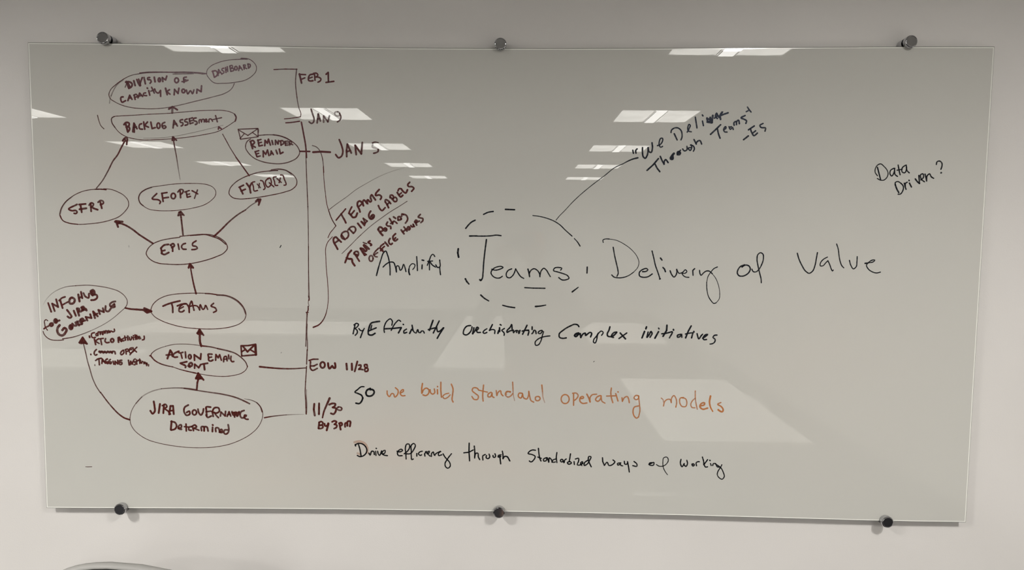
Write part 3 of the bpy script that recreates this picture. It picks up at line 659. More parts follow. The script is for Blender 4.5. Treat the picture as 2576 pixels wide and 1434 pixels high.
c 44 0.95 -7582 -537 -7652 -605 -7534 -664 -7510 -723 -7588 -774
#arrow_infohub_teams|arrow||M|short maroon arrow pointing right into the TEAMS oval
c 44-61 0.95 -9902 -683 -9773 -708 -9577 -721 -9395 -732
l 61 0.95 -9400 -687 -9220 -763 -9332 -797 -9396 -752
l 73 0.95 -9356 -732 -9265 -757
#arrow_email_teams|arrow||M|short maroon arrow up to TEAMS
c 61 0.95 -7932 -1664 -7962 -1553 -7967 -1461 -7964 -1369
l 49 0.95 -8029 -1331 -7967 -1219 -7867 -1375
l 61 0.9 -8003 -1344 -7962 -1265 -7912 -1343
l 67 0.95 -8022 -1324 -7950 -1323
#bubble_infohub|bubble||M|slanted maroon oval at the left board edge
c 16-21 0.15-0.7 -12055 -617 -11985 -499 -11848 -355 -11674 -236 -11449 -149 -11186 -114
c 22 0.75 -11186 -114 -10860 -98 -10535 -127 -10276 -176 -10045 -258 -9905 -373 -9844 -490 -9854 -594 -9915 -686
c 19-18 0.7-0.45 -9915 -686 -10036 -791 -10224 -950 -10439 -1096 -10638 -1203 -10838 -1297
c 21-29 0.6-0.9 -10838 -1297 -11038 -1378 -11303 -1466 -11580 -1515
c 25 0.85 -11555 -1544 -11726 -1556 -11896 -1538 -12011 -1467 -12073 -1376 -12087 -1324
#text_infohub|lettering|bubble_infohub|M|"INFO HUB"
l 49 1 -11923 -577 -11853 -804
l 51 0.95 -11761 -784 -11819 -589 -11665 -678 -11709 -477
l 53 0.95 -11606 -495 -11549 -703
c 46 0.95 -11632 -509 -11564 -443 -11472 -409
l 46 0.95 -11559 -625 -11398 -539
c 61 0.9 -11303 -427 -11357 -480 -11348 -584 -11256 -570 -11226 -465 -11303 -427
l 61 0.95 -11123 -347 -11097 -522
l 53 0.95 -11049 -275 -11022 -437
l 49 0.95 -11107 -438 -11034 -398
c 51 0.9 -10985 -307 -10936 -397 -10859 -429 -10842 -318
c 73 0.9 -10787 -253 -10734 -226 -10698 -304 -10765 -343 -10788 -279
l 73 0.9 -10775 -265 -10745 -356
c 53 0.95 -10738 -343 -10635 -355 -10630 -420 -10704 -479 -10789 -487
#text_infohub_lower|lettering|bubble_infohub|M|second slanted line of the left bubble
c 56 0.9 -11433 -754 -11358 -858 -11322 -923 -11362 -962 -11426 -924
l 56 0.9 -11257 -772 -11210 -902
l 61 0.85 -11170 -719 -11124 -894
c 61 0.85 -11170 -712 -11118 -712 -11119 -764 -11147 -803
l 61 0.85 -11134 -790 -11068 -789
l 61 0.85 -11039 -698 -11028 -763
c 67 0.85 -11051 -685 -10998 -665 -10974 -710 -10923 -755
l 61 0.85 -11041 -763 -10935 -723
l 67 0.85 -11027 -750 -10999 -697
#text_infohub_lower1|lettering|bubble_infohub|M|slanted "for"
c 29 0.9 -11955 -1041 -11993 -1011 -12040 -1048 -12037 -1127 -12021 -1218 -11971 -1290
c 44 0.9 -12062 -1255 -12001 -1211 -11934 -1178 -11879 -1105 -11826 -1098 -11822 -1164 -11882 -1190 -11900 -1151
l 73 0.85 -11879 -1125 -11841 -1157
c 67 0.85 -11711 -1045 -11717 -1066 -11730 -1081 -11747 -1087 -11764 -1081 -11776 -1066 -11779 -1045 -11774 -1024 -11761 -1009 -11744 -1003 -11727 -1009 -11715 -1024 -11711 -1045
l 73 0.9 -11750 -1006 -11734 -1084
c 53 0.9 -11744 -1006 -11693 -1044 -11642 -1028
#text_infohub_governance|lettering|bubble_infohub|M|slanted "GOVERNANCE"
c 67 0.85 -11645 -1155 -11700 -1228 -11705 -1346 -11655 -1411 -11577 -1423 -11495 -1343 -11466 -1264 -11517 -1226 -11578 -1285
c 73 0.85 -11314 -1204 -11320 -1227 -11333 -1245 -11350 -1251 -11367 -1245 -11379 -1228 -11382 -1205 -11377 -1181 -11364 -1164 -11346 -1157 -11330 -1163 -11318 -1180 -11314 -1204
l 73 0.85 -11357 -1165 -11340 -1237
c 58 0.85 -11309 -1112 -11252 -1164 -11200 -1157 -11223 -1078
l 58 0.85 -11183 -1052 -11134 -1156
c 53 0.85 -11170 -1071 -11117 -1038 -11092 -1077
l 53 0.85 -11147 -1137 -11054 -1122
l 58 0.85 -11089 -999 -11047 -1103
c 61 0.85 -11090 -1012 -11036 -972 -11004 -1011 -11045 -1050
l 49 0.85 -11039 -1050 -10959 -1023
l 53 0.9 -10907 -1023 -10949 -932 -10800 -956 -10829 -859
l 56 0.9 -10708 -955 -10748 -786 -10635 -909
l 49 0.9 -10732 -884 -10639 -837
l 56 0.85 -10574 -849 -10609 -745 -10467 -796 -10490 -698
c 53 0.85 -10416 -639 -10414 -756 -10362 -782 -10281 -703
c 51 0.85 -10158 -516 -10236 -533 -10304 -599 -10254 -676 -10175 -656
l 53 0.85 -10253 -637 -10186 -584 -10175 -649
#text_common|lettering||M|small ". Common"
l 49 1 -10869 -1435 -10864 -1468
c 41 1 -10735 -1342 -10801 -1362 -10817 -1428 -10792 -1473 -10713 -1466
c 39 0.9 -10650 -1393 -10654 -1409 -10663 -1420 -10675 -1425 -10687 -1421 -10695 -1409 -10698 -1394 -10694 -1378 -10685 -1366 -10673 -1362 -10661 -1366 -10653 -1377 -10650 -1393
c 49 0.9 -10646 -1413 -10630 -1327 -10590 -1320 -10580 -1399 -10564 -1320 -10531 -1320 -10521 -1385
c 49 0.9 -10514 -1385 -10498 -1306 -10465 -1306 -10461 -1371 -10439 -1292 -10413 -1292 -10402 -1351
c 41 0.9 -10340 -1311 -10343 -1324 -10351 -1334 -10362 -1337 -10372 -1334 -10379 -1324 -10382 -1311 -10379 -1298 -10371 -1289 -10360 -1285 -10350 -1288 -10342 -1298 -10340 -1311
c 41 1 -10322 -1330 -10301 -1291 -10263 -1310 -10237 -1316 -10203 -1290 -10208 -1244
#text_ktlo|lettering||M|small "KTLO Activities"
l 46 0.95 -10741 -1512 -10714 -1656
l 41 0.95 -10629 -1498 -10723 -1564 -10621 -1625
l 46 0.95 -10577 -1510 -10556 -1654
l 41 0.95 -10616 -1504 -10505 -1490
c 46 0.95 -10446 -1496 -10462 -1575 -10417 -1604 -10357 -1593
c 51 0.95 -10234 -1542 -10240 -1565 -10255 -1583 -10275 -1590 -10294 -1583 -10308 -1566 -10312 -1543 -10306 -1519 -10291 -1502 -10272 -1495 -10252 -1501 -10238 -1518 -10234 -1542
l 53 0.95 -10108 -1584 -10111 -1472 -10084 -1459 -10036 -1563
l 49 0.95 -10113 -1531 -10040 -1511
c 44 0.9 -9981 -1490 -10014 -1510 -10009 -1552 -9963 -1543
l 44 0.95 -9939 -1424 -9923 -1529
l 36 0.95 -9960 -1470 -9888 -1457
l 44 0.95 -9869 -1463 -9858 -1528
l 49 0.95 -9861 -1423 -9858 -1427
c 44 0.9 -9823 -1456 -9799 -1528 -9765 -1501 -9757 -1442
l 44 0.9 -9718 -1455 -9707 -1514
l 44 0.95 -9710 -1409 -9707 -1413
l 44 0.95 -9666 -1389 -9648 -1506
l 46 0.95 -9625 -1401 -9608 -1493
l 36 0.95 -9679 -1454 -9586 -1427
c 44 0.9 -9574 -1466 -9541 -1446 -9553 -1427 -9577 -1453 -9556 -1492 -9522 -1479
c 41 0.95 -9429 -1419 -9424 -1464 -9438 -1511 -9478 -1518
#text_opex|lettering||M|small ". Common OPEX"
l 44 0.9 -10850 -1914 -10848 -1925
c 44 0.95 -10699 -1788 -10753 -1847 -10755 -1913 -10730 -1939 -10690 -1919
c 56 0.8 -10621 -1833 -10597 -1872 -10556 -1832 -10518 -1878 -10477 -1831 -10439 -1877 -10398 -1830 -10360 -1869 -10320 -1836 -10288 -1875
c 56 0.8 -10628 -1846 -10569 -1839 -10465 -1857 -10359 -1843 -10281 -1849
c 49 0.9 -10301 -1862 -10267 -1829 -10215 -1841 -10204 -1894
c 44 0.95 -9978 -1799 -10045 -1839 -10066 -1892 -10047 -1918 -9994 -1891 -9972 -1838 -9991 -1806
l 44 0.95 -9925 -1785 -9915 -1897
c 41 0.95 -9938 -1785 -9872 -1765 -9853 -1804 -9913 -1838
c 41 0.9 -9727 -1730 -9806 -1744 -9834 -1811 -9816 -1869 -9757 -1849 -9696 -1802
l 39 0.9 -9820 -1784 -9761 -1777
l 39 0.95 -9727 -1757 -9641 -1841
l 39 0.95 -9628 -1713 -9722 -1803 -9818 -1916
#text_tagging|lettering||M|small ". TAGGING"
l 41 0.6 -10755 -2197 -10753 -2206
c 44 0.95 -10729 -2078 -10668 -2037 -10575 -2017
l 46 0.95 -10642 -2044 -10634 -2189
l 44 0.95 -10567 -2155 -10550 -2036 -10475 -2147
l 39 0.9 -10559 -2109 -10486 -2095
c 46 0.9 -10418 -2034 -10459 -2055 -10455 -2134 -10410 -2160 -10395 -2107 -10441 -2120
c 44 0.9 -10340 -2047 -10374 -2080 -10376 -2146 -10331 -2159 -10310 -2112 -10355 -2113
l 44 0.95 -10269 -2092 -10252 -2171
l 44 0.95 -10213 -2177 -10217 -2091 -10147 -2163 -10144 -2064
c 46 0.9 -10039 -2063 -10098 -2077 -10114 -2143 -10082 -2182 -10035 -2155 -10041 -2116 -10087 -2123
#text_tagging1|lettering||M|small "INSTRON."
l 44 0.95 -9862 -2061 -9846 -2186
l 44 0.95 -9819 -2179 -9803 -2087 -9767 -2165 -9738 -2086
c 41 0.9 -9683 -2026 -9723 -2046 -9712 -2099 -9674 -2138 -9688 -2178 -9721 -2178
l 41 0.9 -9651 -2045 -9642 -2164
l 39 0.9 -9686 -2098 -9606 -2071
l 41 0.9 -9565 -2025 -9562 -2143
c 39 0.9 -9606 -2058 -9540 -2057 -9554 -2097 -9516 -2136
c 39 0.9 -9516 -2136 -9502 -2083 -9463 -2109 -9452 -2162 -9430 -2095 -9412 -2161 -9391 -2115 -9387 -2200
l 41 0.9 -9372 -2134 -9373 -2174
l 41 0.9 -9334 -2173 -9337 -2206
#arrow_left_loop|arrow||M|long curved arrow from the bottom bubble up the left side
c 29 0.75 -11034 -1640 -10984 -1876 -10946 -2087 -10888 -2311 -10819 -2574 -10734 -2772 -10628 -2943
l 49 0.95 -11145 -1609 -11048 -1470 -10942 -1639
c 53 0.9 -11138 -1612 -11086 -1628 -11033 -1614 -10945 -1637
l 67 0.9 -11098 -1588 -11049 -1509 -10994 -1613
l 67 0.9 -11085 -1595 -11000 -1607
c 32-46 0.8-1 -10628 -2925 -10484 -3131 -10319 -3338 -10152 -3510 -10018 -3604 -9881 -3649
#arrow_governance_email|arrow||M|thick dark arrow up to the action email bubble
l 53 1 -8076 -2799 -8058 -2635 -8027 -2531
l 53 1 -8095 -2528 -8028 -2382 -7895 -2559
l 67 1 -8071 -2515 -8023 -2422 -7953 -2520
l 73 1 -8084 -2515 -7992 -2507
l 61 1 -8045 -2541 -7966 -2514
l 36 1 -8052 -2383 -8003 -2402
#bubble_email|bubble||M|tilted maroon oval around "Action Email Sent"
l 39 1 -9294 -1936 -9268 -1933
c 19-39 0.85-1 -8706 -2219 -8537 -2280 -8355 -2327 -8094 -2383
c 21 0.85 -8094 -2383 -7846 -2426 -7585 -2456 -7323 -2460 -7060 -2424 -6889 -2369 -6769 -2275 -6728 -2195
c 29-41 0.85 -6728 -2195 -6766 -2091 -6881 -1960 -7048 -1844 -7243 -1781 -7503 -1725
c 29-41 0.8-1 -7503 -1725 -7633 -1693 -7919 -1657
c 21 0.65 -7919 -1657 -8154 -1627 -8415 -1617 -8677 -1633 -8874 -1681
c 21-25 0.5-0.9 -8874 -1681 -9033 -1736 -9179 -1816 -9260 -1909 -9262 -1949
c 39-29 1-0.9 -9262 -1949 -9173 -2053 -9018 -2143 -8849 -2194 -8693 -2225
#text_email|lettering|bubble_email|M|"ACTION"
l 56 0.95 -8831 -2003 -8788 -1891 -8749 -1785 -8709 -1850 -8696 -1942
l 46 0.95 -8861 -1911 -8690 -1900
c 49 0.95 -8524 -1809 -8617 -1849 -8678 -1909 -8659 -1961 -8568 -1960
l 44 0.95 -8468 -1887 -8444 -1992
c 44 0.95 -8564 -1822 -8499 -1854 -8420 -1834
l 49 0.95 -8355 -1826 -8346 -1977
c 49 0.9 -8206 -1950 -8211 -1977 -8224 -1998 -8242 -2005 -8258 -1998 -8270 -1978 -8274 -1950 -8269 -1923 -8256 -1902 -8239 -1895 -8222 -1902 -8210 -1922 -8206 -1950
l 49 0.95 -8118 -2041 -8121 -1896 -7960 -2012 -7944 -1868
#text_email1|lettering|bubble_email|M|"EMAIL" of the action email bubble
c 49 0.95 -7656 -1877 -7755 -1879 -7744 -1970 -7745 -2036 -7693 -2059 -7634 -2028
l 41 0.95 -7730 -1964 -7665 -1950
l 46 0.95 -7562 -2034 -7552 -1883 -7495 -1968 -7454 -1888 -7411 -2032
c 46 0.9 -7353 -2071 -7324 -1939 -7292 -1926 -7261 -2044
l 41 0.9 -7339 -2005 -7260 -1998
l 46 0.9 -7219 -1892 -7214 -1991
c 46 0.9 -7154 -1924 -7163 -2016 -7131 -2069 -7085 -2061
#text_sent|lettering|bubble_email|M|"SENT"
l 49 0.95 -8322 -2082 -8494 -2124 -8390 -2176
c 49 0.95 -8390 -2169 -8351 -2201 -8365 -2235
c 56 0.85 -8267 -2214 -8265 -2148 -8212 -2108 -8177 -2140 -8201 -2193 -8253 -2194
l 51 0.85 -8295 -2194 -8241 -2224
l 49 0.95 -8123 -2251 -8114 -2146 -8012 -2237 -7957 -2151
l 53 0.9 -7872 -2143 -7858 -2288
l 49 0.95 -7924 -2144 -7776 -2116
#envelope_lower|envelope_sketch||M|drawn envelope beside the action email bubble
l 44 0.95 -6887 -1645 -6692 -1637 -6502 -1599 -6487 -1877 -6873 -1914 -6887 -1645
l 67 0.9 -6509 -1615 -6503 -1877
l 53 0.95 -6848 -1645 -6721 -1801 -6528 -1615
l 44 0.95 -6871 -1803 -6798 -1756
l 44 0.95 -6641 -1748 -6532 -1812
#bubble_governance|bubble||M|largest maroon oval, at the bottom
c 21 0.7 -6503 -3143 -6403 -3254 -6346 -3444 -6393 -3653 -6499 -3828 -6691 -4005 -6934 -4148 -7246 -4274 -7592 -4349 -8024 -4381 -8454 -4369 -8798 -4330 -9141 -4264 -9415 -4180 -9618 -4061 -9769 -3923 -9859 -3750 -9871 -3593
c 21 0.6 -9871 -3593 -9831 -3436 -9713 -3226 -9535 -3033
c 33 0.35 -9695 -3208 -9535 -3033 -9273 -2883 -9014 -2810
c 29-39 0.45-0.7 -9014 -2810 -8670 -2784 -8413 -2786 -8072 -2825
c 33-43 0.65-0.8 -8414 -2794 -8072 -2842 -7731 -2890 -7389 -2938 -7049 -3020 -6845 -3104 -6692 -3180
c 19-39 0.4-0.85 -6827 -3052 -6622 -3092 -6504 -3151 -6403 -3271 -6362 -3392
#text_governance|lettering|bubble_governance|M|first word in the largest oval
c 53 1 -9226 -3151 -9208 -3289 -9212 -3428 -9265 -3481 -9323 -3403
l 53 0.95 -9063 -3218 -9104 -3458
l 53 0.95 -8957 -3234 -8981 -3460
c 46 0.95 -9001 -3261 -8914 -3225 -8881 -3285 -8952 -3338
l 46 0.95 -8952 -3338 -8850 -3406
l 53 0.95 -8827 -3493 -8786 -3267 -8718 -3266 -8706 -3483
l 46 0.95 -8816 -3397 -8704 -3387
l 56 1 -8834 -3423 -8801 -3484
#text_governance1|lettering|bubble_governance|M|"GOVERNANCE" in the largest oval
c 49 0.9 -8313 -3235 -8409 -3297 -8430 -3418 -8363 -3513 -8276 -3468 -8292 -3399 -8361 -3435
c 49 0.9 -8100 -3431 -8109 -3465 -8129 -3489 -8157 -3498 -8184 -3490 -8204 -3466 -8210 -3433 -8202 -3400 -8181 -3375 -8154 -3366 -8126 -3375 -8107 -3399 -8100 -3431
c 49 0.9 -8059 -3344 -8036 -3448 -7985 -3500 -7932 -3429 -7913 -3334
l 51 0.9 -7843 -3307 -7831 -3532
c 49 0.9 -7723 -3284 -7843 -3289 -7852 -3324
l 44 0.9 -7846 -3411 -7725 -3392
c 49 0.9 -7848 -3498 -7815 -3558 -7711 -3522
c 49 0.9 -7660 -3530 -7674 -3391 -7620 -3304 -7517 -3303 -7494 -3389 -7572 -3442 -7691 -3409
c 46 0.9 -7623 -3425 -7574 -3512 -7523 -3563
l 49 0.85 -7471 -3519 -7451 -3415 -7342 -3517 -7331 -3396
l 49 0.85 -7291 -3525 -7237 -3403 -7196 -3516
l 41 0.85 -7281 -3482 -7204 -3472
c 53 0.85 -7159 -3402 -7127 -3489 -7075 -3488 -7056 -3401 -7025 -3522 -6971 -3400
l 53 0.85 -7100 -3419 -7094 -3540
l 49 0.85 -7160 -3428 -6971 -3417
c 49 0.9 -6841 -3364 -6919 -3399 -6947 -3486 -6905 -3564 -6854 -3555
c 44 0.9 -6836 -3546 -6775 -3493 -6827 -3485 -6837 -3554 -6786 -3597 -6735 -3597
#text_determined|lettering|bubble_governance|M|"Determined"
l 53 0.95 -8767 -3675 -8795 -3901
c 51 0.9 -8781 -3684 -8678 -3708 -8638 -3804 -8683 -3883 -8787 -3914
c 49 0.85 -8596 -3864 -8509 -3828 -8516 -3767 -8577 -3794 -8588 -3873 -8511 -3889
l 49 0.95 -8387 -3748 -8383 -3931
l 41 0.95 -8432 -3818 -8320 -3826
c 49 0.9 -8251 -3816 -8303 -3825 -8313 -3904 -8253 -3912
l 49 0.9 -8216 -3807 -8193 -3920
c 49 0.9 -8242 -3816 -8147 -3771 -8105 -3814 -8183 -3859
l 44 0.9 -8175 -3859 -8047 -3909
c 51 0.9 -7978 -3917 -7976 -3813 -7924 -3812 -7910 -3925
c 51 0.9 -7909 -3916 -7890 -3811 -7838 -3819 -7806 -3924
l 51 0.9 -7684 -3826 -7691 -3940
l 51 0.9 -7682 -3760 -7674 -3767
c 49 0.85 -7600 -3938 -7598 -3842 -7546 -3833 -7497 -3946
c 49 0.85 -7506 -3955 -7428 -3919 -7444 -3875 -7488 -3902 -7480 -3963 -7411 -3953
c 49 0.85 -7290 -3891 -7359 -3892 -7386 -3970 -7344 -4005 -7274 -3960 -7255 -3855 -7270 -3751
#line_governance_right|connector_line||M|thin line from the largest oval to the timeline
c 36-22 1-0.6 -6305 -3551 -6116 -3514 -5944 -3491 -5728 -3466
c 22-12 0.6-0.3 -5728 -3466 -5516 -3454 -5259 -3448
#line_eow|connector_line||M|maroon line into the timeline at EOW 11/28
c 49-32 1-0.8 -6408 -2192 -6154 -2215 -5762 -2237 -5501 -2234 -5194 -2210
#text_eow|lettering||M|"EOW"
c 44 0.9 -5068 -2044 -5076 -2150 -5070 -2229 -5031 -2270 -4894 -2220
l 41 0.9 -5106 -2012 -5002 -1978 -4871 -1976
l 44 0.9 -5063 -2156 -4978 -2155 -4896 -2111
c 53 0.95 -4693 -2125 -4702 -2165 -4724 -2194 -4754 -2205 -4784 -2195 -4805 -2166 -4813 -2127 -4805 -2087 -4782 -2058 -4752 -2047 -4722 -2058 -4701 -2086 -4693 -2125
c 56 0.95 -4609 -2079 -4600 -2170 -4574 -2223 -4521 -2169 -4502 -2143 -4470 -2195 -4431 -2208 -4417 -2142 -4429 -2076
#text_eow1|lettering||M|"11/28"
l 56 0.95 -4127 -2086 -4115 -2237
l 56 0.95 -3986 -2084 -3981 -2249
l 49 0.95 -3840 -2024 -3912 -2287
c 49 0.95 -3804 -2122 -3752 -2114 -3753 -2174 -3812 -2233 -3766 -2226 -3701 -2239
c 49 0.95 -3589 -2106 -3655 -2113 -3642 -2172 -3564 -2211 -3571 -2270 -3636 -2284 -3649 -2225 -3583 -2172 -3590 -2113
#text_nov|lettering||M|"11/30"
l 56 0.9 -4983 -3165 -4998 -3312 -4974 -3471
l 56 0.9 -4856 -3151 -4864 -3436
c 61-41 0.9 -4576 -3008 -4663 -3201 -4730 -3361 -4771 -3528
c 53 0.9 -4591 -3180 -4505 -3146 -4427 -3158 -4453 -3225 -4500 -3252
c 53 0.9 -4500 -3252 -4415 -3278 -4422 -3357 -4482 -3431 -4547 -3412
c 44 0.85 -4349 -3237 -4389 -3291 -4337 -3323 -4271 -3316 -4258 -3276 -4310 -3237 -4349 -3244
#text_by_three|lettering||M|"By 3pm"
l 56 0.95 -4858 -3662 -4879 -3816
c 49 0.95 -4864 -3656 -4805 -3635 -4760 -3667 -4786 -3721 -4852 -3733
c 49 0.95 -4846 -3733 -4767 -3741 -4767 -3794 -4814 -3821 -4879 -3818
c 53 0.95 -4720 -3694 -4708 -3747 -4655 -3746 -4622 -3679
l 56 0.95 -4615 -3686 -4663 -3866
c 49 0.95 -4517 -3638 -4457 -3610 -4398 -3636 -4458 -3704
c 49 0.95 -4458 -3704 -4393 -3729 -4406 -3783 -4466 -3817
l 53 0.95 -4327 -3675 -4295 -3841
c 53 0.95 -4333 -3675 -4268 -3661 -4255 -3714 -4314 -3748
c 53 0.95 -4177 -3767 -4169 -3673 -4123 -3659 -4117 -3739
c 53 0.95 -4117 -3726 -4103 -3619 -4038 -3618 -4038 -3685 -4052 -3752
#bracket_lower|bracket||M|lower half of the curly bracket
c 19-18 1 -4462 1222 -4590 1071 -4629 970 -4636 636 -4627 384 -4605 132 -4586 -205 -4589 -458 -4616 -645
c 19-43 0.9-1 -4616 -645 -4669 -832 -4755 -985 -4841 -1071 -4985 -1137
#text_amplify|lettering||K|black "Amplify"
l 39 1 -3328 233 -3277 431
c 34 1 -3277 431 -3208 650 -3132 834 -3090 868 -3040 768 -2991 568 -2975 401 -2975 250
c 34 1 -3156 453 -3092 517 -2957 585 -2890 577 -2840 469 -2810 327
c 32 1 -2810 332 -2790 486 -2764 487 -2706 370 -2672 404 -2622 530 -2597 472 -2563 341
c 41 1 -2468 263 -2488 330 -2488 406
c 27 1 -2488 389 -2462 490 -2387 549 -2333 524 -2345 449 -2387 398
l 34 1 -2286 729 -2273 542 -2266 371
l 41 1 -2144 643 -2105 635
l 36 1 -2144 518 -2149 417
c 32 1 -2010 508 -1951 662 -1909 763 -1867 797 -1817 739
l 32 1 -2001 611 -1876 621
l 32 1 -1954 595 -1954 391
c 34 1 -1943 609 -1884 521 -1800 466
c 34 1 -1792 521 -1741 455 -1699 464 -1691 648
c 34 1 -1691 464 -1683 380 -1669 271
#text_teams_large|lettering||K|black T of the large "Teams"
l 41-34 1 -921 1274 -729 1279
c 34 1 -779 1275 -579 1275 -362 1286 -246 1303 -112 1291
l 39 1 -487 1188 -510 1001
c 36 1 -507 1035 -534 801 -558 533 -570 332 -605 156 -630 134
c 45 1 -652 150 -630 130 -609 147
#text_teams_large1|lettering||K|"eams" of the large black "Teams"
c 32 1 -348 426 -272 402 -155 420 -55 480 -89 496 -206 486 -323 418 -364 334 -321 251 -220 198 -137 202 -70 245
c 32 1 171 440 79 397 30 305 47 229 114 205 189 256 247 357 271 441
c 32 1 271 441 331 341 415 233 483 195
c 39 1 589 436 615 344 633 244
c 32 1 628 327 664 403 747 449 832 405 891 313 900 243
c 32 1 900 280 932 398 998 462 1065 416 1117 332 1168 249
c 32 1 1433 419 1462 470 1398 486 1265 459 1246 417 1367 368 1501 328 1619 271 1650 212 1570 170 1470 168 1385 226
#text_teams_large2|lettering||K|black line under the large "Teams"
l 32 1 510 -43 737 -54 1035 -54
#dashed_circle|dash||K|
c 39 1 -1022 1470 -947 1562 -864 1638 -781 1680
#dashed_circle1|dash||K|
c 36 1 -566 1831 -450 1885 -317 1908
#dashed_circle2|dash||K|
l 41 1 -5 1964 228 1957
#dashed_circle3|dash||K|
c 23-29 1 698 1813 881 1791 1048 1750 1215 1690 1382 1592 1551 1436 1711 1297
c 23-34 1 1770 1236 1846 1157 1920 1045
#dashed_circle4|dash||K|
l 48 1 -1212 941 -1225 836 -1201 727
#dashed_circle5|dash||K|
l 48-34 1 -1025 168 -991 101 -932 35
#dashed_circle6|dash||K|
l 36 1 2115 506 2112 351
#dashed_circle7|dash||K|
l 41-29 1 1739 -140 1891 -21
#dashed_circle8|dash||K|
c 45-32 1 -623 -249 -535 -327 -417 -398
#dashed_circle9|dash||K|
c 34-39 1 -55 -507 71 -540 256 -566
#dashed_circle10|dash||K|
c 45-29 1 796 -530 910 -519 1060 -490
#quote_leader|leader_line||K|thin black curve from the dashed circle to the quotation
c 18-23 0.85-0.9 1294 1702 1379 1807 1526 1958 1697 2149 1950 2390 2260 2647 2520 2846 2780 3053 2976 3144
c 23-43 0.9-1 2976 3144 3090 3207 3220 3264 3351 3299
#text_delivery|lettering||K|black "Delivery"
c 23-29 1 2517 1140 2502 1198 2565 1231 2664 1232
c 18 0.9 2664 1232 2848 1201 3066 1095 3252 956 3389 790 3442 641 3412 507 3315 389
c 23-34 1 3315 389 3183 296 3034 244 2918 235 2801 259 2750 308
c 32 1 2772 1021 2815 801 2869 585 2905 435 2912 335 2884 276
c 34 1 3539 400 3631 409 3676 451 3646 479 3546 458 3457 374 3467 290 3568 255 3684 273 3790 344
c 32 1 3771 936 3822 745 3868 562 3931 395 3993 221
l 39 1 3985 215 3998 221
l 41 1 3991 755 4031 705
l 39 1 4061 514 4103 472 4127 406
c 34 1 4246 432 4290 332 4353 269 4399 317 4421 400 4414 470
c 29 1 4414 470 4480 368 4579 402 4636 461 4679 420 4630 369 4555 368 4599 302 4666 269 4733 267
l 34 1 4876 492 4828 446 4839 321
c 32 1 5002 448 5013 373 5039 323 5112 391 5177 433 5243 434 5328 368
c 18 0.9 5328 368 5415 260 5496 77 5535 -107 5524 -291 5452 -385
c 27-23 1 5452 -385 5402 -402 5317 -327 5246 -210 5204 -26 5194 141
c 20-29 0.9-1 5194 141 5223 292 5294 409 5374 502 5456 541
#text_of_value|lettering||K|black "of" before "Value"
c 36 1 6147 598 6069 575 5990 483 5971 391 6012 325 6095 309 6194 343 6274 419 6299 503 6269 569 6185 598 6103 567
l 41 1 6147 601 6087 547
c 32 1 6338 495 6381 429 6448 424 6512 480 6590 622 6626 772 6605 888 6546 918 6482 871 6463 754 6492 588 6540 405 6588 222 6594 147
#text_of_value1|lettering||K|black "Va"
c 32 1 7486 914 7528 781 7618 599 7723 450 7808 401 7889 452 7949 603 7975 769 7998 935
c 29 1 8257 822 8157 763 8087 670 8085 596 8148 596 8219 672 8274 730
c 29 1 8274 730 8328 623 8375 507 8401 466 8420 491
#text_of_value2|lettering||K|black "l" of "Value"
c 29 1 8478 1159 8526 1023 8553 858 8589 709 8644 593 8687 552
#text_of_value3|lettering||K|black "u" of "Value"
c 29 1 8822 744 8866 612 8936 526 9000 580 9015 713 9016 842
#text_of_value4|lettering||K|black final "e" of "Value"
c 29 1 9219 668 9317 686 9447 725 9470 759 9413 758 9316 699 9262 624 9308 533 9427 451 9528 427 9626 450
l 39 1 9222 672 9293 679
#text_by_efficiently|lettering||K|black "By Efficiently"
l 39 1 -3897 -1071 -3946 -1293
c 36 1 -3923 -1063 -3846 -1020 -3804 -1045 -3847 -1121 -3898 -1156
c 36 1 -3906 -1156 -3839 -1206 -3840 -1274 -3891 -1335
c 34 1 -3796 -1155 -3755 -1205 -3695 -1213 -3653 -1153
l 36 1 -3682 -1196 -3756 -1396
c 45 1 -3254 -962 -3373 -980 -3466 -1007 -3534 -1152 -3552 -1254 -3544 -1305 -3459 -1325 -3374 -1278
l 36 1 -3484 -1168 -3458 -1066
l 41 1 -3543 -1220 -3343 -1133
c 34 1 -3129 -1249 -3140 -1165 -3120 -1062 -3052 -943 -2967 -894 -2925 -942 -2934 -1060
c 34 1 -2951 -1196 -2900 -1094 -2815 -974 -2748 -923 -2705 -956
l 41 1 -3128 -1156 -2917 -1145 -2689 -1117
l 43 1 -2689 -1126 -2762 -1259
l 39 1 -2638 -1032 -2630 -1040
c 39 1 -2554 -1158 -2622 -1210 -2622 -1261 -2546 -1243
l 45 1 -2419 -1165 -2470 -1268
l 39 1 -2407 -1055 -2385 -1182
c 36 1 -2393 -1173 -2343 -1241 -2301 -1257 -2275 -1189 -2258 -1163 -2233 -1239 -2191 -1248 -2165 -1205 -2115 -1204 -2089 -1255
l 43 1 -1862 -921 -1954 -1185
l 39 1 -1985 -1165 -1811 -1116
l 41 1 -1702 -937 -1853 -1249
c 41 1 -1769 -1081 -1760 -1149 -1735 -1217 -1684 -1199 -1592 -1113
l 41 1 -1583 -1113 -1684 -1267 -1752 -1391
#text_orchestrating|lettering||K|black "orchistrating"
c 39 1 -882 -1046 -966 -1056 -1067 -1193 -1067 -1269 -999 -1294 -915 -1242 -856 -1139 -848 -1080
l 45 1 -798 -1105 -830 -1261
c 45 1 -830 -1261 -764 -1172 -705 -1087 -680 -1112 -730 -1172
c 39 1 -738 -1163 -704 -1222 -628 -1222
c 36 1 -461 -1126 -528 -1170 -561 -1221 -527 -1246 -460 -1220
l 41 1 -318 -1015 -393 -1168
c 34 1 -393 -1168 -326 -1142 -258 -1158 -257 -1248
l 43 1 -149 -1165 -173 -1242
